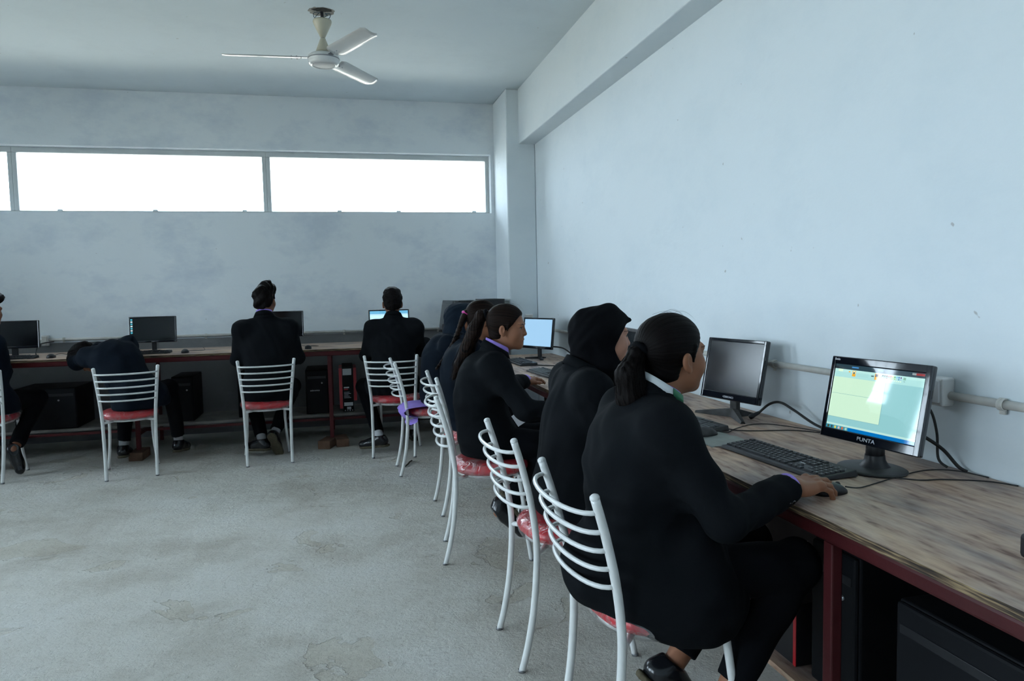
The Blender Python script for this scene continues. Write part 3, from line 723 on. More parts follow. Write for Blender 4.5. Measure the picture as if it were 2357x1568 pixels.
def icons_ui(root, M, x0, x1, z0, z1):
    MB().box((x0, -.0012, z0), (x1, .004, z1), 0, M).build('screen', SCREEN_OFF, root)
    mb = MB(); W_, H_ = x1 - x0, z1 - z0
    for k in range(7):
        u0, v0 = x0 + W_ * .008, z0 + H_ * (.32 + k * .095)
        mb.add([(u0, -.0014, v0), (u0 + .016, -.0014, v0), (u0 + .016, -.0014, v0 + .013), (u0, -.0014, v0 + .013)], [(0, 1, 2, 3)], k % 2, M)
    mb.build('screen_image', [em('iconcyan', (.05, .38, .50)), em('iconwhite', (.5, .62, .66))], root)
def web_ui(root, M, x0, x1, z0, z1):
    MB().box((x0, -.0012, z0), (x1, .004, z1), 0, M).build('screen', em('webpage', (.50, .80, .95)), root)
    mb = MB(); W_, H_ = x1 - x0, z1 - z0
    for (a, b, c, d, k) in ((0, .86, 1, 1, 0), (0, .80, 1, .86, 1), (0, 0, 1, .07, 0)):
        mb.add([(x0 + a * W_, -.0014, z0 + b * H_), (x0 + c * W_, -.0014, z0 + b * H_), (x0 + c * W_, -.0014, z0 + d * H_), (x0 + a * W_, -.0014, z0 + d * H_)], [(0, 1, 2, 3)], k, M)
    mb.build('screen_image', [em('webbar', (.12, .40, .62)), em('webtab', (.40, .66, .80))], root)
GB = 'monitors on the back desk'
BZ = (.012, .012, .012, .020)
monitor('dark wide monitor cut off by the left picture edge', (-2.76, 7.12, ZB), (-2.76, 7.08, 1.057), 0.05, .06, .40, .240, 'flat', yaw_is_angle=True, group=GB, bezel=BZ)
monitor('dark wide monitor with a column of small icons, above the slumped person', (-1.652, 7.13, ZB), (-1.652, 7.09, 1.066), -.03, .08, .395, .234, 'vee', ui=icons_ui, yaw_is_angle=True, group=GB, bezel=BZ, logo=('lenovo', .009, WHITEINK, 0, 0, 1))
monitor('dark wide monitor half hidden by the upright person with lilac collar', (-.546, 7.13, ZB), (-.546, 7.09, 1.080), 0, .08, .395, .240, 'flat', yaw_is_angle=True, group=GB, bezel=BZ)
monitor('monitor with a bright pale blue page, behind the head of the rightmost back-row person', (.445, 7.13, ZB), (.445, 7.09, 1.070), -.03, .08, .385, .238, 'flat', ui=web_ui, yaw_is_angle=True, group=GB, bezel=BZ)
sl = monitor('grey-backed monitor turned away, leaning in the far corner', (1.00, 7.02, ZB), (1.00, 7.02, 1.120), math.radians(104), -.16, .27, .29, 'flat', yaw_is_angle=True, group=GB, housing=mat('grey_monitor_back', (.10, .11, .115), .5, var=.15), bezel=BZ, depth=.03)

# ------------------------------------------------------------------ keyboards
KEYMESH = {}
def key_mesh(wu, u, d):
    k = (round(wu, 2), round(u, 4))
    if k not in KEYMESH:
        w = wu * u - .0022; dd = d - .0022; h = .0062
        v = [(-w / 2, -dd / 2, 0), (w / 2, -dd / 2, 0), (w / 2, dd / 2, 0), (-w / 2, dd / 2, 0)]
        t = .0016
        v += [(-w / 2 + t, -dd / 2 + t, h), (w / 2 - t, -dd / 2 + t, h), (w / 2 - t, dd / 2 - t * .6, h), (-w / 2 + t, dd / 2 - t * .6, h)]
        s = .0017
        v += [(-s, -s * .8 + .001, h + .00015), (s, -s * .8 + .001, h + .00015), (s, s * .8 + .001, h + .00015), (-s, s * .8 + .001, h + .00015)]
        f = [(4, 5, 6, 7), (0, 1, 5, 4), (1, 2, 6, 5), (2, 3, 7, 6), (3, 0, 4, 7), (0, 3, 2, 1), (8, 9, 10, 11)]
        me = bpy.data.meshes.new('key'); me.from_pydata(v, [], f); me.materials.append(KEYM); me.materials.append(LEGEND)
        me.polygons[6].material_index = 1 if wu < 2 else 0
        KEYMESH[k] = me
    return KEYMESH[k]
ROWS = [  # (x start in units, widths) from the space-bar row upward
    (0, [1.25, 1.25, 1.25, 6.25, 1.25, 1.25, 1.25, 1.25]), (0, [2.25] + [1] * 10 + [2.75]), (0, [1.75] + [1] * 11 + [2.25]), (0, [1.5] + [1] * 12 + [1.5]), (0, [1] * 13 + [2])]
def key_layout():
    out = []
    for r, (x, ws) in enumerate(ROWS):
        for w in ws: out.append((x + w / 2, r + .5, w)); x += w
    for x in (0, 2, 3, 4, 5, 6.5, 7.5, 8.5, 9.5, 11, 12, 13, 14): out.append((x + .5, 5.85, 1))
    for x in (15.4, 16.4, 17.4): out.append((x + .5, .5, 1)); out.append((x + .5, 3.5, 1)); out.append((x + .5, 4.5, 1)); out.append((x + .5, 5.85, 1))
    out.append((16.9, 1.5, 1))
    for x in (18.8, 19.8, 20.8):
        for r in (1, 2, 3, 4): out.append((x + .5, r + .5, 1))
    out += [(19.8, .5, 2), (21.3, .5, 1), (22.3, .5, 1), (22.3, 1.5, 1), (22.3, 2.5, 1), (22.3, 3.5, 1), (22.3, 4.5, 1)]
    return out
def keyboard(label, loc, rz, L, D, detailed, body_mat, key_mat=None, cable=None, group='keyboards on the desks'):
    root = tag(empty('keyboard', loc, rz), label, 'keyboard', group)
    u = (L - .016) / 22.9; d = (D - .034) / 6.4
    h0, h1 = .013, .024
    v = [(-L / 2, -D / 2, .002), (L / 2, -D / 2, .002), (L / 2, D / 2, .002), (-L / 2, D / 2, .002), (-L / 2 + .003, -D / 2 + .004, h0), (L / 2 - .003, -D / 2 + .004, h0), (L / 2 - .003, D / 2 - .004, h1), (-L / 2 + .003, D / 2 - .004, h1)]
    bm = bmesh.new(); bv = [bm.verts.new(p) for p in v]
    for q in ((0, 3, 2, 1), (4, 5, 6, 7), (0, 1, 5, 4), (1, 2, 6, 5), (2, 3, 7, 6), (3, 0, 4, 7)): bm.faces.new([bv[t] for t in q])
    bmesh.ops.bevel(bm, geom=list(bm.edges), offset=.003, segments=2, profile=.5, affect='EDGES')
    me = bpy.data.meshes.new('keyboard_body'); bm.to_mesh(me); bm.free(); me.materials.append(body_mat)
    link('keyboard_body', me, root)
    fe = MB()
    for sx in (-1, 1): fe.box((sx * L * .42 - .012, D * .34, 0), (sx * L * .42 + .012, D * .42, .006)); fe.box((sx * L * .42 - .012, -D * .42, 0), (sx * L * .42 + .012, -D * .36, .004))
    fe.build('rubber_feet', BLACKP, root)
    sl_ = math.atan2(h1 - h0, D)
    joined = MB()
    for (ux, uy, wu) in key_layout():
        x = -L / 2 + .008 + ux * u; y = -D / 2 + .020 + uy * d; z = h0 + (h1 - h0) * (y + D / 2) / D - .0012
        if detailed:
            link('key', key_mesh(wu, u, d), root, (x, y, z), (sl_, 0, 0))
        else:
            w = wu * u / 2 - .0013; dd = d / 2 - .0013
            joined.box((x - w, y - dd, z), (x + w, y + dd, z + .006))
    if not detailed:
        o = joined.build('keys', key_mat or KEYM, root); o['kind'] = 'stuff'
    else:
        ML = Matrix.Translation((-L / 2 + .008 + 15.6 * u, -D / 2 + .020 + 2.55 * d, .0195)) @ Matrix.Rotation(sl_, 4, 'X')
        text_mesh('lettering', 'intex', .013, WHITEINK, root, ML, 'LEFT', .0003)
        le = MB()
        for k in range(3): le.lathe([(.0014, 0), (.0014, .0006), (0, .0007)], 8, 0, Matrix.Translation((-L / 2 + .008 + (19.4 + k * 1.3) * u, -D / 2 + .020 + 5.9 * d, .0222)))
        le.build('indicator_lights', WHITEINK, root)
    if cable:
        Mi = Matrix.Translation(Vector(loc)) @ Matrix.Rotation(rz, 4, 'Z'); Mi.invert()
        MB().tube([Mi @ p for p in smooth_path(cable, 8)], .0022, 6).build('cable', CABLE, root)
    return root
keyboard('black full-size keyboard in front of the nearest monitor', (1.450, 2.178, ZD), math.radians(-85.6), .520, .150, True, BLACKP,
         cable=[(1.525, 2.00, .762), (1.60, 1.93, .754), (1.68, 1.84, .753), (1.76, 1.82, .753), (1.86, 1.76, .754), (1.905, 1.70, .752)])
keyboard('dusty grey keyboard beside the typing hand with lilac cuff', (1.40, 4.95, ZD), math.radians(-86), .47, .15, False, DUSTY, KEYGREY)
keyboard('dark keyboard in front of the far pale blue monitor', (1.42, 5.78, ZD), math.radians(-88), .46, .15, False, BLACKP)
keyboard('dark keyboard end showing behind the mouse of the second monitor', (1.46, 2.93, ZD), math.radians(-86), .46, .15, False, DUSTY, KEYGREY, cable=[(1.54, 2.74, .76), (1.58, 2.70, .753), (1.66, 2.66, .753), (1.80, 2.62, .753), (1.895, 2.50, .753)])
dv = tag(empty('black_device', (1.49, 1.15, ZD)), 'black box-shaped device on the desk cut off by the right picture edge', 'device')
MB().box((-.08, -.12, .003), (.08, .105, .058), bev=.010).build('case', BLACKP, dv)
MB().box((-.0815, -.09, .020), (-.079, .075, .040), bev=.001).build('front_strip', BLACKG, dv)
ft = MB()
for sx in (-.06, .06):
    for sy in (-.095, .08): ft.box((sx - .008, sy - .008, 0), (sx + .008, sy + .008, .006))
ft.build('rubber_feet', BLACKP, dv)
keyboard('black keyboard in front of the leftmost monitor', (-2.72, 6.82, ZB), 0, .44, .14, False, BLACKP)
keyboard('black keyboard under the monitor with icons', (-1.68, 6.85, ZB), .06, .44, .14, False, BLACKP)
keyboard('black keyboard in front of the half hidden monitor', (-.60, 6.84, ZB), 0, .44, .14, False, BLACKP)
keyboard('black keyboard in front of the bright screen', (.40, 6.84, ZB), 0, .44, .14, False, BLACKP)

# ------------------------------------------------------------------ mice
def mouse(label, loc, rz, cable, m=BLACKP, group='computer mice'):
    root = tag(empty('mouse', loc, rz), label, 'mouse', group)
    nx, ny = 18, 10; v = []; f = []
    for i in range(nx + 1):          # local +y is the front
        s = i / nx; y = -.054 + .108 * s
        w = .031 * (1 - abs(2 * s - 1) ** 3.2) ** .5 * (1 - .10 * s) + .0005
        hgt = .036 * (math.sin(math.pi * min(1, (s * .86 + .10))) ** .75) * (1 - .12 * s)
        if i in (0, nx): hgt *= .55
        for j in range(ny + 1):
            t = math.pi * j / ny
            v.append((w * math.cos(t) * (1 if abs(math.cos(t)) < .97 else .97), y, .001 + hgt * math.sin(t) ** .7))
    for i in range(nx):
        for j in range(ny):
            q = i * (ny + 1) + j; f.append((q, q + ny + 1, q + ny + 2, q + 1))
    f.append(tuple(range(ny + 1))); f.append(tuple(nx * (ny + 1) + j for j in range(ny, -1, -1)))
    for i in range(nx): f.append((i * (ny + 1), i * (ny + 1) + ny, (i + 1) * (ny + 1) + ny, (i + 1) * (ny + 1)))
    mesh_obj('mouse_body', v, f, m, root, smooth=True)
    MB().lathe([(0, -.004), (.009, -.004), (.011, -.002), (.011, .002), (.009, .004), (0, .004)], 16, 0, Matrix.Translation((0, .024, .0215)) @ Matrix.Rotation(math.pi / 2, 4, 'Y')).build('scroll_wheel', DUSTY, root)
    if cable:
        Mi = Matrix.Translation(Vector(loc)) @ Matrix.Rotation(rz, 4, 'Z'); Mi.invert()
        MB().tube([Mi @ p for p in smooth_path(cable, 8)], .002, 6).build('cable', CABLE, root)
    return root
MOUSE9 = (1.352, 1.800, ZD)
mouse('black mouse under the hand of the nearest person', MOUSE9, math.radians(-84), [(1.406, 1.806, .764), (1.46, 1.815, .754), (1.55, 1.85, .752), (1.68, 1.90, .752), (1.80, 1.93, .752), (1.86, 1.88, .758), (1.905, 1.80, .752)])
mouse('dusty black mouse on the grey sheet by the second monitor', (1.415, 2.655, ZD + .002), math.radians(-78), [(1.468, 2.665, .764), (1.52, 2.67, .754), (1.60, 2.74, .752), (1.72, 2.80, .752), (1.80, 2.74, .754), (1.905, 2.52, .752)], DUSTY)
mouse('black mouse on the back desk left of the slumped person', (-2.375, 6.79, ZB), 0, [(-2.375, 6.85, .88), (-2.35, 6.92, .89), (-2.28, 6.98, .875), (-2.30, 7.2, .868), (-2.3, 7.44, .868)])
mouse('black mouse on the back desk right of the monitor with icons', (-1.335, 6.80, ZB), 0, [(-1.335, 6.86, .88), (-1.30, 6.95, .875), (-1.22, 7.05, .868), (-1.3, 7.44, .868)])
mouse('black mouse on the back desk right of the upright person', (-.30, 6.72, ZB), .1, [(-.305, 6.78, .885), (-.27, 6.86, .885), (-.22, 6.98, .87), (-.36, 7.1, .868), (-.4, 7.44, .868)])
mouse('black mouse under the hand of the rightmost back-row person', (.80, 6.74, ZB), .1, [(.795, 6.80, .88), (.80, 6.95, .868), (.7, 7.44, .868)])
v = []; f = []
for i in range(13):
    for j in range(9):
        x = -.10 + .20 * i / 12 + (.006 * math.sin(j * 2.1) if i in (0, 12) else 0); y = -.13 + .26 * j / 8 + (.006 * math.sin(i * 1.7) if j in (0, 8) else 0)
        v.append((x, y, .0006 + .0012 * max(0, math.sin(i * .8 + j * 1.1)) * (1 if i in (0, 12) or j in (0, 8) else .3)))
for i in range(12):
    for j in range(8): f.append((i * 9 + j, i * 9 + 9 + j, i * 9 + 10 + j, i * 9 + j + 1))
v2 = [(x, y, z - .0005) for x, y, z in v]; f2 = [tuple(117 + t for t in reversed(q)) for q in f]
tag(mesh_obj('mouse_pad', v + v2, f + f2, mat('grey_green_sheet', (.30, .32, .29), .8, var=.1, scale=20), None, loc=(1.415, 2.585, ZD + .0005), rot=(0, 0, math.radians(6))), 'thin grey-green sheet used as a mouse pad by the second monitor', 'mouse pad')

# ------------------------------------------------------------------ loose cables behind the monitors
def cable(label, pts, r=.004, plug=None):
    root = tag(empty('power_cable', pts[0]), label, 'cable', 'black power cables')
    o = Vector(pts[0])
    MB().tube([p - o for p in smooth_path(pts, 10)], r, 8).build('cord', CABLE, root)
    if plug:
        a, b = Vector(plug[0]) - o, Vector(plug[1]) - o
        MB().tube([a, a.lerp(b, .3), a.lerp(b, .32), b], [.011, .012, .010, .007], 10).build('connector', BLACKP, root)
    return root
cable('thick black video cable arching beside the tripod-foot monitor', [(1.790, 2.875, .785), (1.815, 2.83, .830), (1.83, 2.77, .845), (1.85, 2.70, .820), (1.88, 2.60, .775), (1.905, 2.48, .754)], .0055, ((1.765, 2.905, .762), (1.792, 2.872, .788)))
cable('black cable hanging from the near socket plug behind the monitor', [(1.835, 2.005, .975), (1.86, 1.98, .93), (1.87, 1.965, .86), (1.868, 1.955, .78), (1.88, 1.93, .755)], .0042)
cable('black cable curving down behind the near monitor to the desk', [(1.74, 1.99, .90), (1.80, 1.95, .86), (1.845, 1.915, .82), (1.875, 1.885, .77), (1.895, 1.87, .754)], .0055)
cable('black cable beside the far pale blue monitor on the right desk', [(1.76, 5.98, .86), (1.82, 5.90, .85), (1.87, 5.80, .80), (1.90, 5.72, .754)], .006)
cable('thin black cable snaking over the right desk near the lilac cuff', [(1.50, 5.55, .754), (1.62, 5.45, .754), (1.74, 5.40, .756), (1.82, 5.20, .760), (1.89, 4.95, .754)], .004)
cable('black cable looping down beside the leftmost back monitor', [(-2.56, 7.40, .97), (-2.60, 7.2, .96), (-2.60, 7.1, .90), (-2.58, 7.05, .872)], .005)

# ------------------------------------------------------------------ computer towers and boxes
def tower(label, lo, hi, front, m=TOWER, brand=None, group='computer towers under the desks', screws=False):
    """front: '-y' or '-x'"""
    cx, cy = (lo[0] + hi[0]) / 2, (lo[1] + hi[1]) / 2
    root = tag(empty('computer_tower', (cx, cy, lo[2])), label, 'computer', group)
    w, d, h = hi[0] - lo[0], hi[1] - lo[1], hi[2] - lo[2]
    MB().box((-w / 2, -d / 2, 0), (w / 2, d / 2, h), bev=.006).build('case', m, root)
    fw = w if front == '-y' else d
    R = Matrix.Identity(4) if front == '-y' else Matrix.Rotation(-math.pi / 2, 4, 'Z')
    off = d / 2 if front == '-y' else w / 2
    fr = MB(); fr.box((-fw / 2 + .004, -off - .014, .004), (fw / 2 - .004, -off + .002, h - .004), 0, R, bev=.008)
    p = fr.build('front_panel', TOWER, root)
    MB().box((-fw / 2 + .02, -off - .017, h * .80), (fw / 2 - .02, -off - .012, h * .86), 0, R, bev=.002).build('drive_bay', BLACKP, p)
    b = MB(); b.lathe([(.008, 0), (.008, .004), (0, .005)], 14, 0, R @ Matrix.Translation((fw * .22, -off - .0135, h * .70)) @ Matrix.Rotation(math.pi / 2, 4, 'X')); b.build('power_button', STEEL, p)
    if brand: text_mesh('lettering', brand, .022, WHITEINK, p, R @ Matrix.Translation((-.02, -off - .0146, h * .52)) @ Matrix.Rotation(math.pi / 2, 4, 'X'), 'CENTER')
    if screws:
        sc = MB()
        for a, z in ((-.1, h * .3), (.0, h * .22)): sc.lathe([(.008, 0), (.006, .002), (0, .001)], 12, 0, R @ Matrix.Translation((a, -off - .0142, z)) @ Matrix.Rotation(math.pi / 2, 4, 'X'))
        sc.build('screws', STEEL, p)
    return root
tower('black computer tower on the shelf left of the brick-footed desk leg', (-.345, 6.93, .245), (-.142, 7.36, .655), '-y', brand='zebronics')
tower('black computer tower on the shelf by the slumped person', (-1.49, 6.93, .245), (-1.31, 7.36, .645), '-y')
tower('large black computer case lying on the shelf at the left', (-2.72, 6.90, .245), (-2.24, 7.34, .60), '-y')
tower('black computer tower behind the legs of the upright person', (-.94, 6.95, .245), (-.76, 7.36, .645), '-y')
tower('big black computer case under the right desk behind the red leg', (1.345, 1.10, .162), (1.80, 1.52, .56), '-x', screws=True)
tower('black computer tower under the right desk beside the nearest knee', (1.36, 1.68, .162), (1.80, 1.88, .60), '-x')
bx_ = tag(empty('product_box', (.040, 7.05, .245)), 'tall black product box with red sides and white labels on the shelf', 'box')
MB().box((-.055, -.10, 0), (.045, .26, .425), bev=.002).build('carton', [TOWER], bx_)
lb = MB()
for (x0, z0, x1, z1) in ((-.05, .345, .03, .405), (-.045, .055, .036, .088), (-.02, .022, .018, .045)): lb.box((x0, -.1012, z0), (x1, -.0995, z1))
for k in range(5): lb.box((-.043, -.1010, .13 + k * .013), (.02 - (k % 3) * .012, -.0995, .134 + k * .013))
lb.box((-.043, -.1010, .222), (.005, -.0995, .234))
for k in range(4): lb.lathe([(.006, 0), (.006, .001), (0, .001)], 10, 0, Matrix.Translation((-.036 + k * .022, -.1, .012)) @ Matrix.Rotation(math.pi / 2, 4, 'X'))
lb.build('white_labels', WHITEINK, bx_)
rs = MB().box((-.085, -.085, .03), (-.056, .24, .41)).box((.046, -.085, .10), (.075, .24, .41)).box((-.043, -.1010, .205), (-.005, -.0995, .216))
rs.build('red_panels', REDVINYL, bx_)
ctop = mat('dark_teal_case', (.016, .021, .023), .5, var=.15)
def flatbox(label, lo, hi):
    root = tag(empty('computer_tower', ((lo[0] + hi[0]) / 2, (lo[1] + hi[1]) / 2, lo[2])), label, 'computer', 'computer cases in the far corner')
    w, d, h = hi[0] - lo[0], hi[1] - lo[1], hi[2] - lo[2]
    MB().box((-w / 2, -d / 2, 0), (w / 2, d / 2, h), bev=.004).build('case', ctop, root)
    MB().box((-w / 2 + .01, -d / 2 - .010, .01), (w / 2 - .01, -d / 2 + .002, h - .010), bev=.004).build('front_panel', BLACKP, root)
flatbox('dark computer case standing in the far corner, left one of two', (1.10, 6.92, ZB), (1.335, 7.36, 1.258))
flatbox('dark computer case standing in the far corner by the column, right one of two', (1.345, 6.94, ZB), (1.555, 7.38, 1.268))
rb = tag(empty('product_box', (1.40, 2.02, .162)), 'black and red carton on the footshelf under the right desk', 'box')
MB().box((-.06, -.08, 0), (.22, .10, .20), bev=.002).build('carton', BLACKP, rb)
e = MB()
for lo, hi in (((-.0615, -.08, .188), (-.0595, .10, .2005)), ((-.0615, -.08, 0), (-.0595, -.066, .2)), ((-.0615, .086, 0), (-.0595, .10, .2))): e.box(lo, hi)
e.build('red_edging', REDVINYL, rb)
tw = MB(); tw.tube(smooth_path([(0, 0, .006), (.03, .07, .010), (.045, .12, .012), (.07, .19, .006)], 5), [.006] * 15 + [.004], 6)
tag(tw.build('twig', mat('dry_twig', (.05, .045, .03), .9, var=.3), None, (.437, 5.60, .001)), 'short dark twig on the floor beside a white chair foot', 'twig')
# ------------------------------------------------------------------ soft shapes: distance fields meshed with surface nets
A = lambda *a: np.array(a, dtype=np.float64)
def unit(v): v = np.asarray(v, float); return v / np.linalg.norm(v)
def rc(a, b, ra, rb):
    a = np.asarray(a, float); b = np.asarray(b, float); d = b - a; L2 = d @ d + 1e-12
    def f(P):
        q = P - a; t = np.clip(q @ d / L2, 0, 1)
        return np.sqrt(((q - t[:, None] * d) ** 2).sum(1)) - (ra + (rb - ra) * t)
    return f
def el(c, r, M=None):
    c = np.asarray(c, float); r = np.asarray(r, float)
    def f(P):
        q = P - c
        if M is not None: q = q @ M.T
        k0 = np.sqrt(((q / r) ** 2).sum(1)) + 1e-9; k1 = np.sqrt(((q / r ** 2) ** 2).sum(1)) + 1e-9
        return k0 * (k0 - 1) / k1
    return f
def rbox(c, h, r, M=None):
    c = np.asarray(c, float); h = np.asarray(h, float) - r
    def f(P):
        q = P - c
        if M is not None: q = q @ M.T
        q = np.abs(q) - h
        return np.sqrt((np.maximum(q, 0) ** 2).sum(1)) + np.minimum(q.max(1), 0) - r
    return f
def smin(a, b, k):
    h = np.clip(.5 + .5 * (b - a) / k, 0, 1); return b + (a - b) * h - k * h * (1 - h)
def U(k, *fs):
    def f(P):
        d = fs[0](P)
        for g in fs[1:]: d = smin(d, g(P), k)
        return d
    return f
def SUB(f, g, k=.004): return lambda P: -smin(-f(P), g(P), k)
def CUT(f, pt, n, k=.003):
    pt = np.asarray(pt, float); n = unit(n)
    return lambda P: -smin(-f(P), -((P - pt) @ n), k)
def LOC(f, c, M):     # f is written in a local frame, rows of M are its axes
    c = np.asarray(c, float); return lambda P: f((P - c) @ M.T)
def folds(f, amp, s, seed=0):
    r = np.random.default_rng(seed); a, b, c, d = [r.normal(size=3) for _ in range(4)]
    a = unit(a) * s; b = unit(b) * s * .7; c = unit(c) * s * 1.7; d = unit(d) * s * .5
    return lambda P: f(P) + amp * (np.sin(P @ a + 2.2 * np.sin(P @ b + seed)) + .6 * np.sin(P @ c + 1.8 * np.sin(P @ d)))
def net(f, lo, hi, h):
    lo = np.asarray(lo, float); hi = np.asarray(hi, float); B = 6
    nb = np.maximum(np.ceil((hi - lo) / (h * B)).astype(int), 1)
    ax = [lo[i] + (np.arange(nb[i]) + .5) * h * B for i in range(3)]
    G = np.stack(np.meshgrid(*ax, indexing='ij'), -1).reshape(-1, 3)
    dc = f(G).reshape(nb); near = np.abs(dc) < h * B * 1.15 + .006
    D = np.repeat(np.repeat(np.repeat(np.where(dc < 0, -1., 1.), B, 0), B, 1), B, 2)
    mk = np.repeat(np.repeat(np.repeat(near, B, 0), B, 1), B, 2)
    idx = np.argwhere(mk)
    D[mk] = f(lo + (idx + .5) * h)
    # outside border
    D[0] = 1; D[-1] = 1; D[:, 0] = 1; D[:, -1] = 1; D[:, :, 0] = 1; D[:, :, -1] = 1
    S = D < 0
    n = np.array(S.shape)
    cell = np.zeros(n - 1, bool); c0 = S[:-1, :-1, :-1]
    for dx in (0, 1):
        for dy in (0, 1):
            for dz in (0, 1): cell |= S[dx:n[0] - 1 + dx, dy:n[1] - 1 + dy, dz:n[2] - 1 + dz] != c0
    ci = np.argwhere(cell); vid = -np.ones(n - 1, np.int64); vid[cell] = np.arange(len(ci))
    acc = np.zeros((len(ci), 3)); cnt = np.zeros(len(ci))
    cor = [A(x, y, z).astype(int) for x in (0, 1) for y in (0, 1) for z in (0, 1)]
    for i in range(8):
        for j in range(i + 1, 8):
            if np.abs(cor[i] - cor[j]).sum() != 1: continue
            p = ci + cor[i]; q = ci + cor[j]
            a = D[p[:, 0], p[:, 1], p[:, 2]]; b = D[q[:, 0], q[:, 1], q[:, 2]]
            m = (a < 0) != (b < 0); t = np.where(m, a / np.where(m, a - b, 1), 0)
            acc += np.where(m[:, None], cor[i] + t[:, None] * (cor[j] - cor[i]), 0); cnt += m
    V = lo + (ci + acc / cnt[:, None] + .5) * h
    e = h * .25                                        # settle the vertices on the surface
    d0 = f(V); g = np.stack([f(V + e * np.eye(3)[k]) - d0 for k in range(3)], 1) / e
    V = V - np.clip(d0 / ((g ** 2).sum(1) + 1e-6), -h, h)[:, None] * g
    F = []
    for ax_ in range(3):
        sl0 = [slice(None)] * 3; sl1 = [slice(None)] * 3; sl0[ax_] = slice(0, -1); sl1[ax_] = slice(1, None)
        a = S[tuple(sl0)]; b = S[tuple(sl1)]
        ed = np.argwhere(a != b)
        u, w = (ax_ + 1) % 3, (ax_ + 2) % 3
        ed = ed[(ed[:, u] > 0) & (ed[:, w] > 0) & (ed[:, u] < n[u] - 1) & (ed[:, w] < n[w] - 1)]
        neg = a[ed[:, 0], ed[:, 1], ed[:, 2]]
        def vv_(du, dw):
            q = ed.copy(); q[:, u] -= du; q[:, w] -= dw; return vid[q[:, 0], q[:, 1], q[:, 2]]
        quad = np.stack([vv_(1, 1), vv_(0, 1), vv_(0, 0), vv_(1, 0)], 1)
        F.append(np.where(neg[:, None], quad, quad[:, ::-1]))
    return V, np.concatenate(F)
def np_mesh(name, parts, mats, parent, mi=None, strand=None):
    V = np.concatenate([p[0] for p in parts]); off = 0; Fs = []; M = []
    for k, (v, f) in enumerate(parts):
        Fs.append(np.asarray(f) + off); off += len(v); M.append(np.full(len(f), (mi[k] if mi else 0), np.int32))
    F = np.concatenate(Fs).astype(np.int32)
    me = bpy.data.meshes.new(name)
    me.vertices.add(len(V)); me.vertices.foreach_set('co', V.astype(np.float32).ravel())
    me.loops.add(F.size); me.loops.foreach_set('vertex_index', F.ravel())
    me.polygons.add(len(F)); me.polygons.foreach_set('loop_start', np.arange(0, F.size, 4, dtype=np.int32))
    me.polygons.foreach_set('loop_total', np.full(len(F), 4, np.int32))
    for m in (mats if isinstance(mats, (list, tuple)) else [mats]): me.materials.append(m)
    me.polygons.foreach_set('material_index', np.concatenate(M)); me.polygons.foreach_set('use_smooth', np.ones(len(F), bool))
    me.update(calc_edges=True); me.validate()
    if strand is not None:
        at = me.attributes.new('strand', 'FLOAT_VECTOR', 'POINT'); at.data.foreach_set('vector', strand(V).astype(np.float32).ravel())
    return link(name, me, parent)
def frame(fwd, up=(0, 0, 1)):
    f = unit(fwd); r = unit(np.cross(f, up)); u = np.cross(r, f); return np.stack([r, f, u])
def head_frame(yaw_dir, pitch=0.0, roll=0.0):
    """rows right, forward, up; yaw_dir in degrees from +x; pitch up positive"""
    y = math.radians(yaw_dir); f = A(math.cos(y) * math.cos(pitch), math.sin(y) * math.cos(pitch), math.sin(pitch))
    M = frame(f); c, s = math.cos(roll), math.sin(roll)
    return np.stack([M[0] * c + M[2] * s, M[1], -M[0] * s + M[2] * c])

# ---- pieces of a figure, local head frame: x right, y forward, z up
def head_sdf(female=True, neck_to=None, ears=True):
    k = 1.0 if female else 1.05
    skull = el((0, -.012, .034), (.074, .093, .080)); face = el((0, .030, -.020), (.060, .060, .082))
    jaw = el((0, .040, -.070), (.046, .046, .036)); chin = el((0, .074, -.092), (.019, .017, .016))
    cheeks = U(.01, el((.036, .060, -.028), (.026, .026, .030)), el((-.036, .060, -.028), (.026, .026, .030)))
    f = U(.030, skull, face, jaw)
    f = U(.022, f, cheeks, chin)
    brow = rc((-.036, .078, .022), (.036, .078, .022), .011, .011); f = U(.016, f, brow)
    for s in (-1, 1): f = SUB(f, el((s * .031, .106, .004), (.019, .017, .012)), .014)
    nose = U(.008, rc((0, .088, .012), (0, .100, -.023), .0070, .0096), el((0, .0985, -.027), (.011, .0105, .0085)), el((.011, .095, -.028), (.0075, .010, .007)), el((-.011, .095, -.028), (.0075, .010, .007)))
    f = U(.009, f, nose)
    lips = U(.003, rc((-.018, .087, -.0555), (.018, .087, -.0555), .0052, .0052), el((0, .091, -.0545), (.014, .008, .0052)), rc((-.014, .087, -.065), (.014, .087, -.065), .0062, .0062))
    f = U(.012, f, el((0, .079, -.046), (.024, .013, .018)))
    f = U(.005, f, lips)
    for s in (-1, 1):
        ear = el((s * .079, -.006, -.012), (.0085, .0160, .026)); lobe = el((s * .077, .002, -.035), (.0070, .0080, .010))
        e = U(.006, ear, lobe)
        e = SUB(e, el((s * .0885, .0005, -.009), (.0088, .0092, .0165)), .003)
        if ears: f = U(.006, f, e)
    if neck_to is not None:
        f = U(.030, f, rc((0, -.018, -.055), neck_to, .049 * k, .054 * k))
    return f
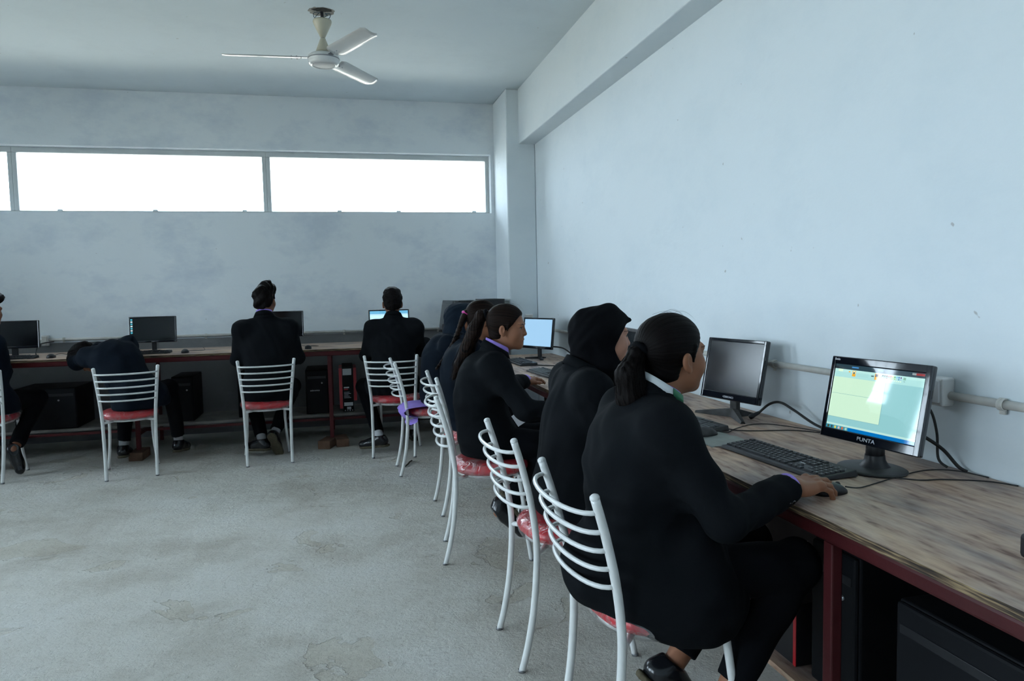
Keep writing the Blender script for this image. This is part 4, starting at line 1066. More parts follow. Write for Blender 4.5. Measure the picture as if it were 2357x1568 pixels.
def hand_parts(side, curls, spread=0.0):
    """local frame: x towards the right of the hand, y to the fingertips, z back of the hand; side +1 right hand (thumb at -x)"""
    t = -side
    fs = [rbox((0, .048, 0), (.036, .044, .0125), .012), el((0, .012, 0), (.026, .03, .017)), el((t * .020, .035, -.008), (.018, .032, .014)), el((-t * .024, .035, -.006), (.013, .034, .013))]
    palm = U(.014, *fs)
    fingers = []
    data = [(t * .0285, .086, .002, (.042, .025, .021), .0088), (t * .0095, .091, .004, (.046, .029, .022), .0090), (-t * .0100, .087, .003, (.042, .026, .021), .0085), (-t * .0285, .078, 0, (.033, .020, .019), .0075)]
    tips = []
    for i, (x, y, z, ph, r) in enumerate(data):
        c = curls[i]; p = A(x, y, z); ang = 0; prims = []; yaw = spread * (1.5 - i) * t
        for j, ln in enumerate(ph):
            ang -= c[j]
            d = A(math.sin(yaw) * math.cos(ang), math.cos(yaw) * math.cos(ang), math.sin(ang))
            q = p + d * ln; prims.append(rc(p, q, r * (1 - .09 * j), r * (1 - .09 * (j + 1)))); p = q
        fingers.append(U(.004, *prims)); tips.append((p, d, r))
        palm = U(.008, palm, el((x, y, z + .003), (.0095, .012, .0095)))
    th = [A(t * .024, .018, -.006), A(t * .047, .048, -.012), A(t * .054, .078, -.016), A(t * .052, .102, -.020)]
    thumb = U(.006, rc(th[0], th[1], .015, .0115), rc(th[1], th[2], .0112, .0098), rc(th[2], th[3], .0098, .0078))
    f = palm
    for g in fingers: f = U(.005, f, g)
    return U(.010, f, thumb), tips
def hair_strand_attr(c, M, T, s1=42.0, s2=2.5):
    def g(V):
        q = (V - c) @ M.T - T
        return np.stack([np.arctan2(q[:, 0], q[:, 2] + .02) * s1, np.linalg.norm(q, axis=1) * s2, V[:, 2] * 0], 1)
    return g
def strands(paths, r, n=4):
    V = []; F = []; off = 0
    for p in paths:
        rr = np.full(len(p), r); rr[-2:] *= .5; rr[-1] *= .3
        v, f = tube_vf(p, list(rr), n, caps=False); V += [tuple(q) for q in v]; F += [tuple(i + off for i in q) for q in f]; off += len(v)
    return np.array(V), np.array(F)
def ring_band(c, ax, ru, rv, h, M, tilt=0.0, n=28, t=.0025, open_front=0.0, flare=0.0, arc=None):
    """a cloth band around an axis: rows of M give right, forward, up"""
    V = []; F = []; m = n + 1
    for k in range(m):
        a = math.pi / 2 + open_front + (2 * math.pi - 2 * open_front) * k / n
        if arc: a = arc[0] + (arc[1] - arc[0]) * k / n
        for (dr, dz) in ((0, 0), (0, h), (t, h), (t, 0)):
            rr = dr + (flare if dz == 0 else 0)
            p = A((ru + rr) * math.cos(a), (rv + rr) * math.sin(a), dz - tilt * math.sin(a))
            V.append(c + p @ M)
    for k in range(n):
        for j in range(4): F.append((k * 4 + j, k * 4 + (j + 1) % 4, k * 4 + 4 + (j + 1) % 4, k * 4 + 4 + j))
    return np.array(V), np.array(F)
def bounds(pts, m):
    P = np.array(pts); return P.min(0) - m, P.max(0) + m

def person(label, d):
    """d: joints in world space. Clothing and hair are children, the skin is one body mesh."""
    g = lambda k, df=None: d.get(k, df)
    pel, chest, neck, hc = [np.asarray(d[k], float) for k in ('pel', 'chest', 'neck', 'head')]
    SL, SR, EL, ER, WL, WR = [np.asarray(d[k], float) for k in ('SL', 'SR', 'EL', 'ER', 'WL', 'WR')]
    KL, KR, AL, AR = [np.asarray(d[k], float) for k in ('KL', 'KR', 'AL', 'AR')]
    HM = head_frame(d['yaw'], g('pitch', 0), g('roll', 0))
    res = g('res', 1.0); w = g('wide', 1.0); female = g('female', True)
    root = empty('person', (pel[0], pel[1], 0)); tag(root, label, 'person', d['group'])
    org = A(pel[0], pel[1], 0)
    shift = lambda parts: [(v - org, f) for v, f in parts]
    up = unit(neck - pel); rt = SR - SL; rt = unit(rt - up * (rt @ up)); fw = np.cross(up, rt); TM = np.stack([rt, fw, up])
    hipL = pel - rt * .085 + fw * .02 - up * .03; hipR = pel + rt * .085 + fw * .02 - up * .03
    HL = d.get('handL', (unit(WL - EL), (0, 0, 1))); HR = d.get('handR', (unit(WR - ER), (0, 0, 1)))
    # ---------------- jacket
    mid = pel * .5 + chest * .5
    back = g('hunch', .0)
    torso = U(.07, el(chest, (.178 * w, .118, .165), TM), el(mid - fw * .005, (.160 * w, .122, .16), TM), el(pel + fw * .01, (.190 * w, .160, .15), TM), el(pel - up * .07 + fw * g('skf', .05), A(.198 * w, .165, .13) * g('skirt', 1.0), TM))
    if g('butt'): torso = U(.05, torso, el(pel - fw * g('butt') - up * .02, (.13, .12, .13), TM))
    if g('belly'): torso = U(.06, torso, el(pel + fw * .125 + up * .03, (.185 * w, .115, .18), TM), el(mid + fw * .05, (.150 * w, .12, .17), TM))
    if back: torso = U(.07, torso, el(chest * .7 + mid * .3 - fw * back, (.15 * w, .09, .17), TM))
    sh = U(.04, rc(SL, SR, .058, .058), rc(neck - up * .035, SL + up * .004, .060, .054), rc(neck - up * .035, SR + up * .004, .060, .054))
    arm = lambda S, E, W: CUT(U(.03, rc(S, E, .060, .053), rc(E, W, .054, .0425)), W, unit(W - E))
    trs = U(.045, torso, sh); jk = U(.072, trs, arm(SL, EL, WL), arm(SR, ER, WR))
    jk = folds(jk, g('fold', .0028), 26, g('seed', 1)); jk = folds(jk, .0014, 60, g('seed', 1) + 5)
    hcn = unit(hc - neck)
    jk = SUB(jk, rc(neck + hcn * .012 + fw * .012, neck + hcn * .20, .058, .075), .006)
    jk = U(.010, jk, CUT(SUB(el(neck + up * .004 - fw * .004, (.077, .077, .030), TM), rc(neck - up * .1 + fw * .008, neck + hcn * .2 + fw * .008, .061, .064), .004), neck + fw * .035, fw))
    if g('hem') is not None: jk = CUT(jk, (0, 0, d['hem']), (0, 0, -1), .02)
    lo, hi = bounds([SL, SR, EL, ER, WL, WR, neck, pel + rt * .25, pel - rt * .25, pel - up * .25, pel - fw * .25, pel + fw * .25, chest - fw * .2, chest + fw * .2], .10)
    for q in g('posts', ()): jk = SUB(jk, rc(q[0], q[1], .0150, .0150), .004)
    np_mesh('blazer', shift([net(jk, lo, hi, .0105 * res)]), d.get('cloth', BLAZER), root)
    # ---------------- trousers
    tr = U(.05, rc(hipL, KL, .092, .068), rc(KL, AL, .066, .050), rc(hipR, KR, .092, .068), rc(KR, AR, .066, .050)) if not g('apart') else None
    legL = U(.02, rc(hipL, KL, .090, .068), rc(KL, AL, .066, .050)); legR = U(.02, rc(hipR, KR, .090, .068), rc(KR, AR, .066, .050))
    tr = folds(U(.02, CUT(legL, AL, unit(AL - KL)), CUT(legR, AR, unit(AR - KR))), .003, 24, 3)
    lo, hi = bounds([hipL, hipR, KL, KR, AL, AR], .12)
    np_mesh('trousers', shift([net(tr, lo, hi, .014 * res)]), TROUSER, root)
    # ---------------- shoes
    for nm, K, Ak, key in (('L', KL, AL, 'toeL'), ('R', KR, AR, 'toeR')):
        ld = unit(Ak - K); td = unit(g(key, fw)); td2 = unit(td); SU = unit(g('up' + nm, (0, 0, 1)) - td2 * (np.asarray(g('up' + nm, (0, 0, 1))) @ td2))
        an = Ak + ld * .055; FM = np.stack([np.cross(td2, SU), td2, SU])
        heel = an - td2 * .035 - SU * .030; toe = an + td2 * .150 - SU * .045
        up_ = U(.03, rc(an - td2 * .01 + SU * .005, heel, .036, .036), rc(heel + td2 * .02, toe, .038, .034), rc(an, an + td2 * .08 - SU * .035, .034, .036))
        up_ = CUT(up_, an - SU * .062, -SU); up_ = CUT(up_, an + SU * .022, SU, .006)
        so = lambda P, an=an, FM=FM: np.maximum(U(.02, el((0, -.03, -.066), (.038, .050, .03)), el((0, .085, -.066), (.044, .098, .03)))((P - an) @ FM.T), np.abs((P - an) @ FM[2] + .068) - .010)
        lo, hi = bounds([an, heel, toe], .09)
        s_ = np_mesh('shoe', shift([net(up_, lo, hi, .007)]), SHOEL, root)
        np_mesh('sole', shift([net(so, lo, hi, .007)]), SOLE, s_)
        if g('socks'):
            lo, hi = bounds([Ak, an], .07)
            np_mesh('sock', shift([net(CUT(CUT(rc(Ak - ld * .03, an, .040, .036), Ak - ld * .015, -ld), an, ld), lo, hi, .008)]), d['socks'], root)
    # ---------------- skin: head and neck, hands, ankles and the trunk under the clothes
    skin = d.get('skin', SKIN)
    nk_local = (neck - up * .05 + fw * .0 - hc) @ HM.T
    hd = LOC(head_sdf(female, nk_local, g('hair') != 'scarf'), hc, HM)
    lo, hi = bounds([hc, neck], .15); lo[2] = min(lo[2], neck[2] - .12)
    parts = [net(hd, lo, hi, g('hres', .0042))]
    core = U(.05, el(chest, (.145 * w, .090, .14), TM), el(pel, (.15 * w, .12, .12), TM), rc(chest, pel, .10, .10), rc(SL, SR, .04, .04), rc(neck - up * .04, neck + hcn * .03, .048, .045), rc(SL, EL, .042, .036), rc(EL, WL, .036, .026), rc(SR, ER, .042, .036), rc(ER, WR, .036, .026),
             rc(hipL, KL, .07, .05), rc(KL, AL + unit(AL - KL) * .05, .048, .032), rc(hipR, KR, .07, .05), rc(KR, AR + unit(AR - KR) * .05, .048, .032))
    lo, hi = bounds([SL, SR, EL, ER, WL, WR, neck, hipL, hipR, KL, KR, AL, AR, pel - up * .15, chest + fw * .15, chest - fw * .15], .12)
    parts.append(net(core, lo, hi, .016))
    nails = []
    for sd, W_, E_, (hd_, hn_), key in ((-1, WL, EL, HL, 'curlL'), (1, WR, ER, HR, 'curlR')):
        f_ = unit(hd_); n_ = np.asarray(hn_, float); n_ = unit(n_ - f_ * (n_ @ f_)); xm = np.cross(f_, n_); HMt = np.stack([xm, f_, n_])
        curls = g(key, [(.35, .45, .3)] * 4); sc = g('hand_scale', .94)
        hs, tips = hand_parts(sd, curls, g('spread', .06))
        fdir = unit(W_ - E_)
        fl = lambda P, W_=W_, HMt=HMt, hs=hs, sc=sc: hs(((P - W_ - fdir * .012) @ HMt.T) / sc) * sc
        hf = U(.02, fl, rc(W_ - fdir * .09, W_ + fdir * .02, .029, .0245))
        lo, hi = bounds([W_ - fdir * .09, W_ + f_ * .20, W_ + xm * .05 + f_ * .05, W_ - xm * .05 + f_ * .05, W_ - n_ * .09 + f_ * .1], .04)
        hr = g('handres' + ('L' if sd < 0 else 'R'), .005)
        parts.append(net(hf, lo, hi, hr))
        if hr < .004:
            for (p, dd, r) in tips:
                q = np.stack([np.cross(dd, (1, 0, 0)), dd]); nn = unit(np.cross(A(1, 0, 0), dd)); 
                nails.append((p, dd, nn, r, W_ + fdir * .012, HMt, sc))
        if g('cuff'):
            CM = frame(fdir if abs(fdir[2]) < .95 else (1, 0, 0)); CM = np.stack([CM[0], CM[2], CM[1]])
            cs = [ring_band(W_ - fdir * .012, fdir, .0365, .0365, .012 + g('cuff', .01), np.stack([CM[0], CM[1], fdir]))]
            np_mesh('shirt_cuff', shift(cs), LILAC, root)
    np_mesh('body', shift(parts), skin, root)
    if nails:
        V = []; F = []
        for (p, dd, nn, r, o_, HMt, sc) in nails:
            b = len(V); x = A(1, 0, 0)
            for a_, b_ in ((-.6, -.75), (.6, -.75), (.62, .35), (.3, .75), (-.3, .75), (-.62, .35)):
                q = p + x * a_ * r * .8 + dd * (b_ * r * .95) + nn * (r * .80 + .0012 - .0016 * a_ * a_)
                V.append(o_ + (q * sc) @ HMt)
            F += [(b, b + 1, b + 2, b + 5), (b + 5, b + 2, b + 3, b + 4)]
        np_mesh('fingernails', shift([(np.array(V), np.array(F))]), mat('fingernail', (.46, .24, .17), .3, var=.05), root)
    # eyes, brows, lips
    if g('face', True):
        hl = head_sdf(female, nk_local, False)
        def sy(x, z):
            ys = np.linspace(.125, .02, 420); dd = hl(np.stack([np.full(420, x), ys, np.full(420, z)], 1)); return float(ys[np.argmax(dd <= 0)])
        for s in (-1, 1):
            ey = sy(s * .031, .003) - .0098
            v, f = lathe_vf([(0, -.0125), (.006, -.011), (.0105, -.0068), (.0125, 0), (.0105, .0068), (.006, .011), (0, .0125)], 14)
            e_ = mesh_obj('eye', [tuple(hc + (A(s * .031, ey, .003) + A(p[0] * 1.12, p[1], p[2] * .56)) @ HM - org) for p in v], f, EYEW, root, smooth=True)
            v, f = lathe_vf([(0, .0030), (.003, .0026), (.0050, .0014), (.0060, -.001)], 14)
            mesh_obj('iris', [tuple(hc + (A(s * .031, ey + .0108, .0034) + A(p[0], p[2], p[1] * .86)) @ HM - org) for p in v], [q[::-1] for q in f], IRIS, e_, smooth=True)
            lid = []
            for x in np.linspace(-.0145, .0145, 11):
                z = .0098 - x * x * 24; lid.append(Vector(hc + A(s * .031 + x, max(sy(s * .031 + x, z), ey + .0122 * math.sqrt(max(0, 1 - (x / .0142) ** 2))) + .0004, z) @ HM - org))
            v, f = tube_vf(lid, [.0008, .0012, .0016, .0018, .0019, .0019, .0019, .0018, .0016, .0012, .0008], 6); mesh_obj('eyelid', v, f, BROW, e_, smooth=True)
            br = []
            for x in np.linspace(.012, .050, 11):
                z = .0215 + .0042 * math.sin((x - .012) * 72); br.append(Vector(hc + A(s * x, sy(s * x, z) + .0002, z) @ HM - org))
            v, f = tube_vf(br, [.0018, .0026, .003, .0030, .0029, .0027, .0024, .002, .0016, .0012, .0007], 6); mesh_obj('eyebrow', v, f, BROW, root, smooth=True)
        lp = LOC(U(.002, rc((-.018, .0882, -.0555), (.018, .0882, -.0555), .0047, .0047), el((0, .0926, -.0545), (.013, .0068, .0046)), rc((-.014, .0888, -.065), (.014, .0888, -.065), .0056, .0056)), hc, HM)
        c = hc + A(0, .09, -.06) @ HM
        np_mesh('lips', shift([net(lp, c - .03, c + .03, .003)]), LIP, root)
    np_mesh('blazer_collar', shift([ring_band(neck + fw * .006 - up * .010, up, .066, .068, .034, TM, tilt=.030, open_front=.6, flare=.016, t=.004)]), d.get('cloth', BLAZER), root)
    # ---------------- shirt collar
    if g('collar'):
        CMx = TM
        np_mesh('shirt_collar', shift([ring_band(neck + fw * .008 + up * .006, up, .0605, .0605, .036, CMx, tilt=.022, open_front=.35, flare=.004)]), LILAC, root)
    if g('lanyard'):
        b1 = ring_band(neck + fw * .010 + up * .016, up, .0665, .068, .024, TM, tilt=.034, open_front=.75, flare=.004)
        ln = np_mesh('lanyard', shift([b1]), LANY, root)
        np_mesh('lanyard_print', shift([ring_band(neck + fw * .010 + up * .0155, up, .0695, .071, .025, TM, tilt=.034, flare=.004, arc=(2.06 * math.pi, 2.26 * math.pi), n=8)]), LANYG, ln)
    # ---------------- hair or scarf
    st = g('hair')
    if st in ('ponytail', 'braid'):
        T = np.asarray(d['tie'], float)                  # local
        cap = el((0, -.008, .037), (.0815, .0985, .088))
        cap = U(.03, cap, el((0, -.052, .030), (.068, .048, .068)))
        cap = CUT(cap, (0, .040, .010), (0, 1, -.55), .008); cap = CUT(cap, (0, .030, .0), (0, .83, -1), .008)
        tmp = U(.006, cap, rc((.070, .026, .028), (.073, .020, -.012), .010, .003), rc((-.070, .026, .028), (-.073, .020, -.012), .010, .003))
        nape = CUT(el((0, -.035, -.035), (.062, .058, .055)), (0, -.012, 0), (0, 1, 0), .01)
        capf = U(.015, tmp, nape)
        def grooves(P, capf=capf, T=T):
            q = P - T; an = np.arctan2(q[:, 0], q[:, 2] + .015)
            return capf(P) + .0004 * np.sin(an * 34 + 9 * np.linalg.norm(q, axis=1)) + .0003 * np.sin(an * 71)
        earhole = U(.004, el((.086, .000, -.020), (.020, .020, .032)), el((-.086, .000, -.020), (.020, .020, .032)))
        capg = SUB(grooves, earhole, .006)
        lo, hi = bounds([hc], .17)
        hp = [net(LOC(capg, hc, HM), lo, hi, g('hairres', .0042))]
        tl = [T] + [np.asarray(p, float) for p in d['tail']]; tr_ = d['tail_r']
        hm = d.get('hairmat', HAIRB)
        if st == 'ponytail':
            seg = [rc(tl[i], tl[i + 1], tr_[i], tr_[i + 1]) for i in range(len(tl) - 1)]
            tf = U(.02, *seg)
            flat = A(1.25, 1, 1)
            def tail(P, tf=tf): return tf(P) + .0010 * np.sin(P[:, 0] * 330 + 2 * np.sin(P[:, 2] * 9)) + .0008 * np.sin(P[:, 1] * 420 + 2 * np.sin(P[:, 2] * 11))
            wp = hc + np.array(tl) @ HM
            lo, hi = bounds(wp, .06); hp.append(net(LOC(tail, hc, HM), lo, hi, g('hairres', .0042)))
            paths = []
            r_ = np.random.default_rng(d.get('seed', 1))
            for k in range(g('nstr', 110)):
                ang = r_.uniform(0, 2 * math.pi); rad = r_.uniform(.75, 1.06); pth = []
                jit = r_.normal(size=3) * .006; tend = r_.uniform(.75, 1.12)
                sp = smooth_path([Vector(p) for p in tl], 5)
                for i, p in enumerate(sp):
                    s = i / (len(sp) - 1) * tend
                    ii = min(s, 1) * (len(tl) - 1); a = int(min(ii, len(tl) - 2)); rr = tr_[a] + (tr_[a + 1] - tr_[a]) * (ii - a)
                    q = np.array(sp[min(int(min(s, 1) * (len(sp) - 1)), len(sp) - 1)]) + A(math.cos(ang), math.sin(ang) * .8, 0) * max(rr, .010) * rad + jit * s * 2 + (A(0, 0, -.05) * max(0, s - 1))
                    pth.append(Vector(hc + q @ HM))
                paths.append(pth)
            hp.append(strands(paths, .0005 * g('strw', 1)))
        else:
            sp = [np.array(p) for p in smooth_path([Vector(p) for p in tl], 6)]
            prims = []
            for i, p in enumerate(sp):
                s = i / (len(sp) - 1); r0 = .021 * (1 - .62 * s)
                prims.append(el(p + A((.011 if i % 2 else -.011) * (1 - .5 * s), 0, 0), (r0 * .9, r0, r0 * 1.25)))
            wp = hc + np.array(sp) @ HM; lo, hi = bounds(wp, .05)
            hp.append(net(LOC(U(.006, *prims), hc, HM), lo, hi, .005))
        fly = []
        r_ = np.random.default_rng(11)
        for k in range(g('fly', 0)):
            a = r_.uniform(-.5, .5); y0 = r_.uniform(-.05, .0); pp = [(a * .06, y0 + s * .09, .121 + (.008 + .004 * (k % 3)) * math.sin(s * 2.8) - max(0, y0 + s * .09 + .01) ** 2 * 4.2) for s in np.linspace(0, 1, 9)]
            fly.append([Vector(hc + A(*p) @ HM) for p in pp])
        if fly: hp.append(strands(fly, .00028, 3))
        np_mesh('hair', shift(hp), hm, root, strand=lambda V: hair_strand_attr(hc - org, HM, T)(V))
        tdir = unit(np.asarray(tl[1]) - T); fm = frame(tdir) if abs(tdir[2]) < .95 else frame((1, 0, 0))
        rp = [hc + (T + tdir * .006 + (fm[0] * math.cos(t) + fm[2] * math.sin(t)) * .021) @ HM - org for t in np.linspace(0, 2 * math.pi, 18, endpoint=False)]
        v, f = tube_vf([Vector(p) for p in rp], .010, 8, closed=True); mesh_obj('hair_tie', v, f, d.get('tiemat', HIJABB), root, smooth=True)
    elif st == 'short':
        cap = U(.03, el((0, -.014, .040), (.083, .102, .088)), el((0, -.055, -.020), (.068, .052, .060)), el((g('quiff_x', 0), g('quiff', .03), .100), (.066, .075, g('quiff_h', .040))))
        cap = CUT(cap, (0, .080, .070), -unit((0, -.66, .75)), .008); cap = CUT(cap, (0, -.05, -.062), (0, .15, -1), .006)
        cap = folds(folds(cap, .0013, 190, 5), g('tousle', .0024), 75, d.get('seed', 1))
        cap = SUB(cap, U(.004, el((.086, .002, -.020), (.020, .024, .036)), el((-.086, .002, -.020), (.020, .024, .036))), .006)
        lo, hi = bounds([hc], .19)
        np_mesh('hair', shift([net(LOC(cap, hc, HM), lo, hi, g('hairres', .0048))]), HAIRB, root, strand=lambda V: hair_strand_attr(hc - org, HM, A(0, -.03, .10), 26, 3)(V))
    elif st == 'scarf':
        sc_ = U(.035, el((0, -.020, .028), (.094, .114, .096)), el((0, -.005, -.095), (.082, .086, .080)), rc((0, -.070, -.02), (0, -.060, -.125), .062, .068), rc((0, .040, .084), (0, .100, .060), .036, .020))
        sc_ = U(.03, sc_, rc((0, .060, -.100), (0, .065, -.17), .045, .060))
        face_ = el((0, .147, -.036), (.22, .122, .098)); wrap_ = U(.03, el((0, -.002, -.118), (.080, .084, .060)), rc((0, .060, -.120), (0, .065, -.17), .036, .058))
        sc_ = folds(sc_, .0028, 34, d.get('seed', 2)); sc_ = folds(sc_, .0016, 80, 9)
        sc_ = U(.012, SUB(sc_, face_, .008), folds(wrap_, .003, 40, 4))
        lo, hi = bounds([hc], .24)
        np_mesh('headscarf', shift([net(LOC(sc_, hc, HM), lo, hi, g('hairres', .0055))]), d['scarfmat'], root)
    return root, org

# ------------------------------------------------------------------ the people
GR, GBK = 'people seated along the right desk', 'people seated along the back desk'
MC = [(.14, .30, .22), (.18, .34, .24), (.30, .50, .38), (.42, .62, .42)]
p9, o9 = person('person in black blazer nearest the camera, hand on a black mouse', dict(group=GR,
    pel=(.785, 1.885, .585), chest=(.795, 1.905, .885), neck=(.860, 1.912, 1.040), head=(.920, 1.930, 1.155), yaw=13, pitch=.02, roll=0.0,
    SL=(.835, 2.075, .972), SR=(.815, 1.738, .972), EL=(.97, 2.13, .745), ER=(.925, 1.640, .762), WL=(1.08, 2.11, .662), WR=(1.172, 1.746, .795),
    handR=((.97, .20, -.02), (0, -.12, 1)), curlR=MC, handresR=.0024, hand_scale=1.13, belly=True, curlL=[(.3, .4, .3)] * 4,
    KL=(1.20, 1.99, .56), KR=(1.235, 1.80, .555), AL=(.945, 1.93, .27), AR=(1.02, 1.77, .25), toeL=(.75, 0, -.66), toeR=(.8, -.1, -.6), hem=.405, skirt=1.22, skf=.115, butt=.085, hunch=.03,
    posts=[((.660, 1.700, .37), (.659, 1.697, .48)), ((.659, 1.697, .48), (.640, 1.688, .61)), ((.640, 1.688, .61), (.608, 1.676, .74)), ((.660, 2.06, .37), (.659, 2.065, .48)), ((.659, 2.065, .48), (.640, 2.075, .61)), ((.640, 2.075, .61), (.608, 2.087, .74))],
    res=.70, hres=.0030, hairres=.0030, cuff=.012, collar=True, lanyard=True, seed=4, fold=.0046,
    hair='ponytail', tie=(0, -.102, .030), tail=[(.0, -.122, .012), (.004, -.148, -.042), (.004, -.142, -.105), (0, -.112, -.162)], tail_r=[.017, .022, .037, .042, .018], hairmat=HAIRB, fly=6, nstr=420, strw=1.1))
p8, o8 = person('person in black blazer and black headscarf, second from the camera', dict(group=GR,
    pel=(.825, 2.60, .60), chest=(.855, 2.615, .88), neck=(.885, 2.62, 1.045), head=(.970, 2.63, 1.165), yaw=-1, pitch=.0,
    SL=(.875, 2.780, .985), SR=(.855, 2.445, .985), EL=(1.00, 2.80, .75), ER=(.985, 2.385, .755), WL=(1.13, 2.72, .668), WR=(1.13, 2.50, .668), handR=((1, .05, -.05), (0, 0, 1)), handL=((1, 0, -.05), (0, 0, 1)),
    KL=(1.22, 2.70, .56), KR=(1.22, 2.53, .56), AL=(1.18, 2.70, .24), AR=(1.16, 2.53, .24), toeL=(1, 0, -.2), toeR=(1, 0, -.2), hem=.512, skirt=.92, res=.80, hres=.0032, handresR=.006, seed=8, hunch=.0, fold=.0036,
    skin=SKINL, hair='scarf', scarfmat=HIJABB))
p7, o7 = person('person in black blazer with lilac cuff, third from the camera, typing and facing right', dict(group=GR,
    pel=(.712, 3.690, .590), chest=(.700, 3.715, .870), neck=(.775, 3.715, 1.038), head=(.840, 3.720, 1.158), yaw=-25, pitch=-.09,
    SL=(.790, 3.895, .965), SR=(.735, 3.545, .965), EL=(.920, 4.080, .805), ER=(.865, 3.450, .760), WL=(1.068, 4.290, .795), WR=(1.085, 3.45, .735), handL=((.74, .66, .03), (.05, 0, 1)), curlL=[(.22, .30, .22), (.22, .30, .22), (.25, .32, .25), (.28, .35, .25)], handresL=.0030,
    KL=(1.14, 3.80, .56), KR=(1.08, 3.58, .555), AL=(1.00, 3.78, .22), AR=(.775, 3.53, .275), toeL=(1, 0, -.25), toeR=(.52, -.05, -.84), upR=(-.8, 0, .5), hem=.508, res=.76, hres=.0026, hairres=.0032, cuff=.036, collar=True, hand_scale=1.06, seed=15, hunch=.045, skirt=.88,
    hair='ponytail', tie=(0, -.106, .062), tail=[(0, -.140, .050), (0, -.172, -.030), (0, -.205, -.130), (0, -.240, -.220), (0, -.272, -.298)], tail_r=[.019, .028, .036, .036, .028, .008], hairmat=HAIRBR, fly=5, nstr=150, strw=1.4))
p6, o6 = person('person in dark blazer with a long braid and pink hair tie, fourth from the camera', dict(group=GR,
    pel=(.770, 4.465, .600), chest=(.725, 4.49, .875), neck=(.790, 4.495, 1.04), head=(.862, 4.50, 1.172), yaw=2, pitch=-.08, cloth=NAVY,
    SL=(.795, 4.675, .975), SR=(.755, 4.320, .975), EL=(.94, 4.73, .76), ER=(.91, 4.26, .76), WL=(1.09, 4.62, .668), WR=(1.09, 4.38, .668),
    KL=(1.18, 4.56, .56), KR=(1.18, 4.38, .56), AL=(1.05, 4.56, .20), AR=(1.05, 4.38, .20), hem=.475, hres=.0042, seed=21, hunch=.04,
    hair='braid', tie=(0, -.104, .034), tail=[(0, -.125, .0), (.0, -.150, -.08), (.0, -.185, -.17), (0, -.230, -.25), (0, -.275, -.32)], tail_r=[.02] * 6, hairmat=HAIRBR, tiemat=PINK))
p5, o5 = person('person in navy headscarf and dark blazer, farthest along the right desk', dict(group=GR,
    pel=(.715, 5.490, .600), chest=(.735, 5.505, .86), neck=(.815, 5.505, .985), head=(.893, 5.50, 1.138), yaw=-8, pitch=-.18, cloth=NAVY,
    SL=(.775, 5.675, .955), SR=(.765, 5.325, .955), EL=(.93, 5.73, .76), ER=(.92, 5.27, .76), WL=(1.07, 5.62, .668), WR=(1.07, 5.38, .668),
    KL=(1.14, 5.58, .56), KR=(1.14, 5.40, .56), AL=(1.02, 5.58, .20), AR=(1.02, 5.40, .20), hem=.48, hres=.0045, seed=27, hunch=.06,
    hair='scarf', scarfmat=HIJABN))
# lilac tunic hem hanging over the seat of the farthest chair
v = []; f = []; nu, nw = 15, 9
path = [(.60, .515), (.50, .512), (.44, .505), (.405, .480), (.400, .440), (.420, .410), (.455, .385), (.47, .36), (.46, .345)]
for i in range(nu):
    t = i / (nu - 1); yy = 5.62 - .34 * t
    for j, (x, z) in enumerate(path):
        k = max(0, j - 2) / 6
        drop = .35 + .65 * max(0, math.sin(math.pi * min(1, t * 1.15))) if j > 3 else 1
        zz = .48 - (.48 - z) * drop if j > 3 else z
        v.append((x + .014 * math.sin(i * 1.3) * k + .10 * k * (t - .3), yy + .010 * math.sin(j * 1.4 + i), zz + .008 * math.sin(i * .9 + j) * k))
for i in range(nu - 1):
    for j in range(nw - 1): f.append((i * nw + j, i * nw + j + 1, i * nw + nw + j + 1, i * nw + nw + j))
n0 = len(v); v2 = [(x + .002, y, z + .002) for x, y, z in v]; f2 = [tuple(n0 + t for t in reversed(q)) for q in f]
mesh_obj('tunic_hem', [(x - o5[0], y - o5[1], z) for x, y, z in v + v2], f + f2, LILAC, p5, smooth=True)
person('person in dark suit with short hair, rightmost of the back row', dict(group=GBK, female=False, skin=SKIND,
    pel=(.395, 6.215, .610), chest=(.425, 6.265, .925), neck=(.430, 6.285, 1.140), head=(.428, 6.310, 1.262), yaw=92, pitch=-.05, cloth=BLAZER, wide=1.10,
    SL=(.258, 6.285, 1.045), SR=(.605, 6.270, 1.045), EL=(.195, 6.39, .82), ER=(.675, 6.42, .84), WL=(.30, 6.66, .90), WR=(.738, 6.575, .905), handR=((.80, .60, .02), (0, 0, 1)), handresR=.0045,
    KL=(.165, 6.52, .53), KR=(.60, 6.60, .55), AL=(.265, 6.22, .17), AR=(.60, 6.50, .16), toeL=(-1, .30, -.08), toeR=(0, 1, -.1), hem=.49, socks=mat('white_sock', (.55, .57, .60), .9, var=.1), seed=33, face=False,
    hair='short', quiff=.02, quiff_h=.035, hres=.0045))
person('person in dark suit with lilac collar and high hair, middle of the back row', dict(group=GBK, female=False, skin=SKIND,
    pel=(-.600, 6.235, .610), chest=(-.605, 6.225, .955), neck=(-.612, 6.235, 1.180), head=(-.605, 6.260, 1.308), yaw=72, pitch=.0, cloth=BLAZER, wide=1.14,
    SL=(-.790, 6.215, 1.078), SR=(-.422, 6.225, 1.080), EL=(-.838, 6.29, .83), ER=(-.365, 6.30, .83), WL=(-.72, 6.60, .90), WR=(-.48, 6.62, .90),
    KL=(-.80, 6.66, .55), KR=(-.44, 6.66, .55), AL=(-.70, 6.42, .17), AR=(-.575, 6.42, .21), toeL=(-.75, .5, -.05), toeR=(.25, .45, -.85), upR=(0, .88, .47), hem=.49, socks=SOCK, collar=True, seed=39, face=False,
    hair='short', quiff=.035, quiff_h=.062, quiff_x=.008, tousle=.006, hres=.0045))
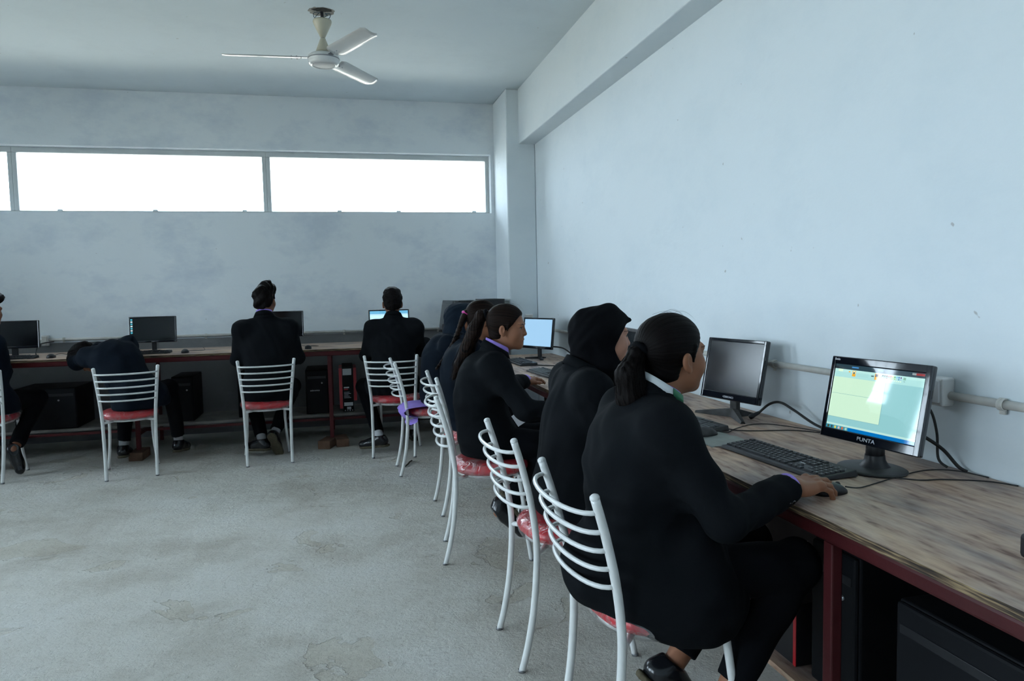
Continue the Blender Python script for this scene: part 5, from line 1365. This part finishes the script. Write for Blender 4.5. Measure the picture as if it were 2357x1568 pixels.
person('person in dark suit slumped sideways over the back desk, head down', dict(group=GBK, female=False, skin=SKIND,
    pel=(-1.560, 6.150, .600), chest=(-1.755, 6.290, .875), neck=(-1.900, 6.390, .915), head=(-2.005, 6.46, .885), yaw=165, pitch=-1.15, cloth=NAVY, wide=1.08,
    SL=(-1.935, 6.27, .90), SR=(-1.70, 6.47, .965), EL=(-2.07, 6.42, .850), ER=(-1.78, 6.72, .935), WL=(-1.97, 6.72, .935), WR=(-2.02, 6.78, .94), handL=((1, .15, 0), (0, 0, 1)), handR=((-1, .1, 0), (0, 0, 1)),
    KL=(-1.76, 6.58, .55), KR=(-1.40, 6.46, .61), AL=(-1.78, 6.50, .18), AR=(-1.37, 6.52, .19), toeL=(0, 1, -.1), toeR=(.2, 1, -.1), hem=.50, socks=SOCK, seed=45, hunch=.05, face=False, fold=.005,
    hair='short', hres=.0045))
person('person in dark suit cut off by the left picture edge', dict(group=GBK, female=False, skin=SKIND,
    pel=(-2.66, 6.25, .61), chest=(-2.66, 6.23, .935), neck=(-2.655, 6.235, 1.140), head=(-2.600, 6.245, 1.275), yaw=52, pitch=-.05, cloth=NAVY, wide=1.1,
    SL=(-2.87, 6.27, 1.035), SR=(-2.545, 6.18, 1.035), EL=(-2.90, 6.35, .82), ER=(-2.545, 6.30, .81), WL=(-2.80, 6.64, .90), WR=(-2.68, 6.60, .90),
    KL=(-2.85, 6.66, .56), KR=(-2.42, 6.60, .56), AL=(-2.82, 6.52, .16), AR=(-2.475, 6.28, .245), toeL=(0, 1, -.1), toeR=(.30, -.30, -.90), upR=(.25, -.90, .30), hem=.49, seed=51, face=False,
    hair='short', quiff=.05, quiff_h=.050, hres=.0045))
for k in range(2):        # sleeve buttons of the nearest person
    t_ = unit(A(1.172, 1.746, .795) - A(.925, 1.640, .762)); c_ = A(1.172, 1.746, .795) - t_ * (.022 + .020 * k) + A(.012, -.036, -.024)
    n_ = unit(A(.25, -.84, -.50)); q_ = Vector(n_).to_track_quat('Z', 'Y').to_matrix().to_4x4()
    MB().lathe([(0, .0015), (.004, .001), (.0062, .003), (.0075, .0025), (.008, 0)], 14, 0, Matrix.Translation(Vector(c_ - o9)) @ q_).build('sleeve_button', BLACKG, p9)
# identity card hanging at the waist of the person with the lilac cuff
cd = MB().box((-.022, -.001, -.034), (.022, .001, .034))
card = cd.build('identity_card', mat('white_card', (.66, .68, .72), .4, var=.03), p7, (.838 - o7[0], 3.485 - o7[1], .712), (.25, math.radians(-32), math.radians(-8)))
MB().box((.004, -.0016, -.012), (.020, -.0009, .012)).build('photo_print', mat('dark_photo_print', (.16, .09, .08), .5, var=.4, scale=60), card)
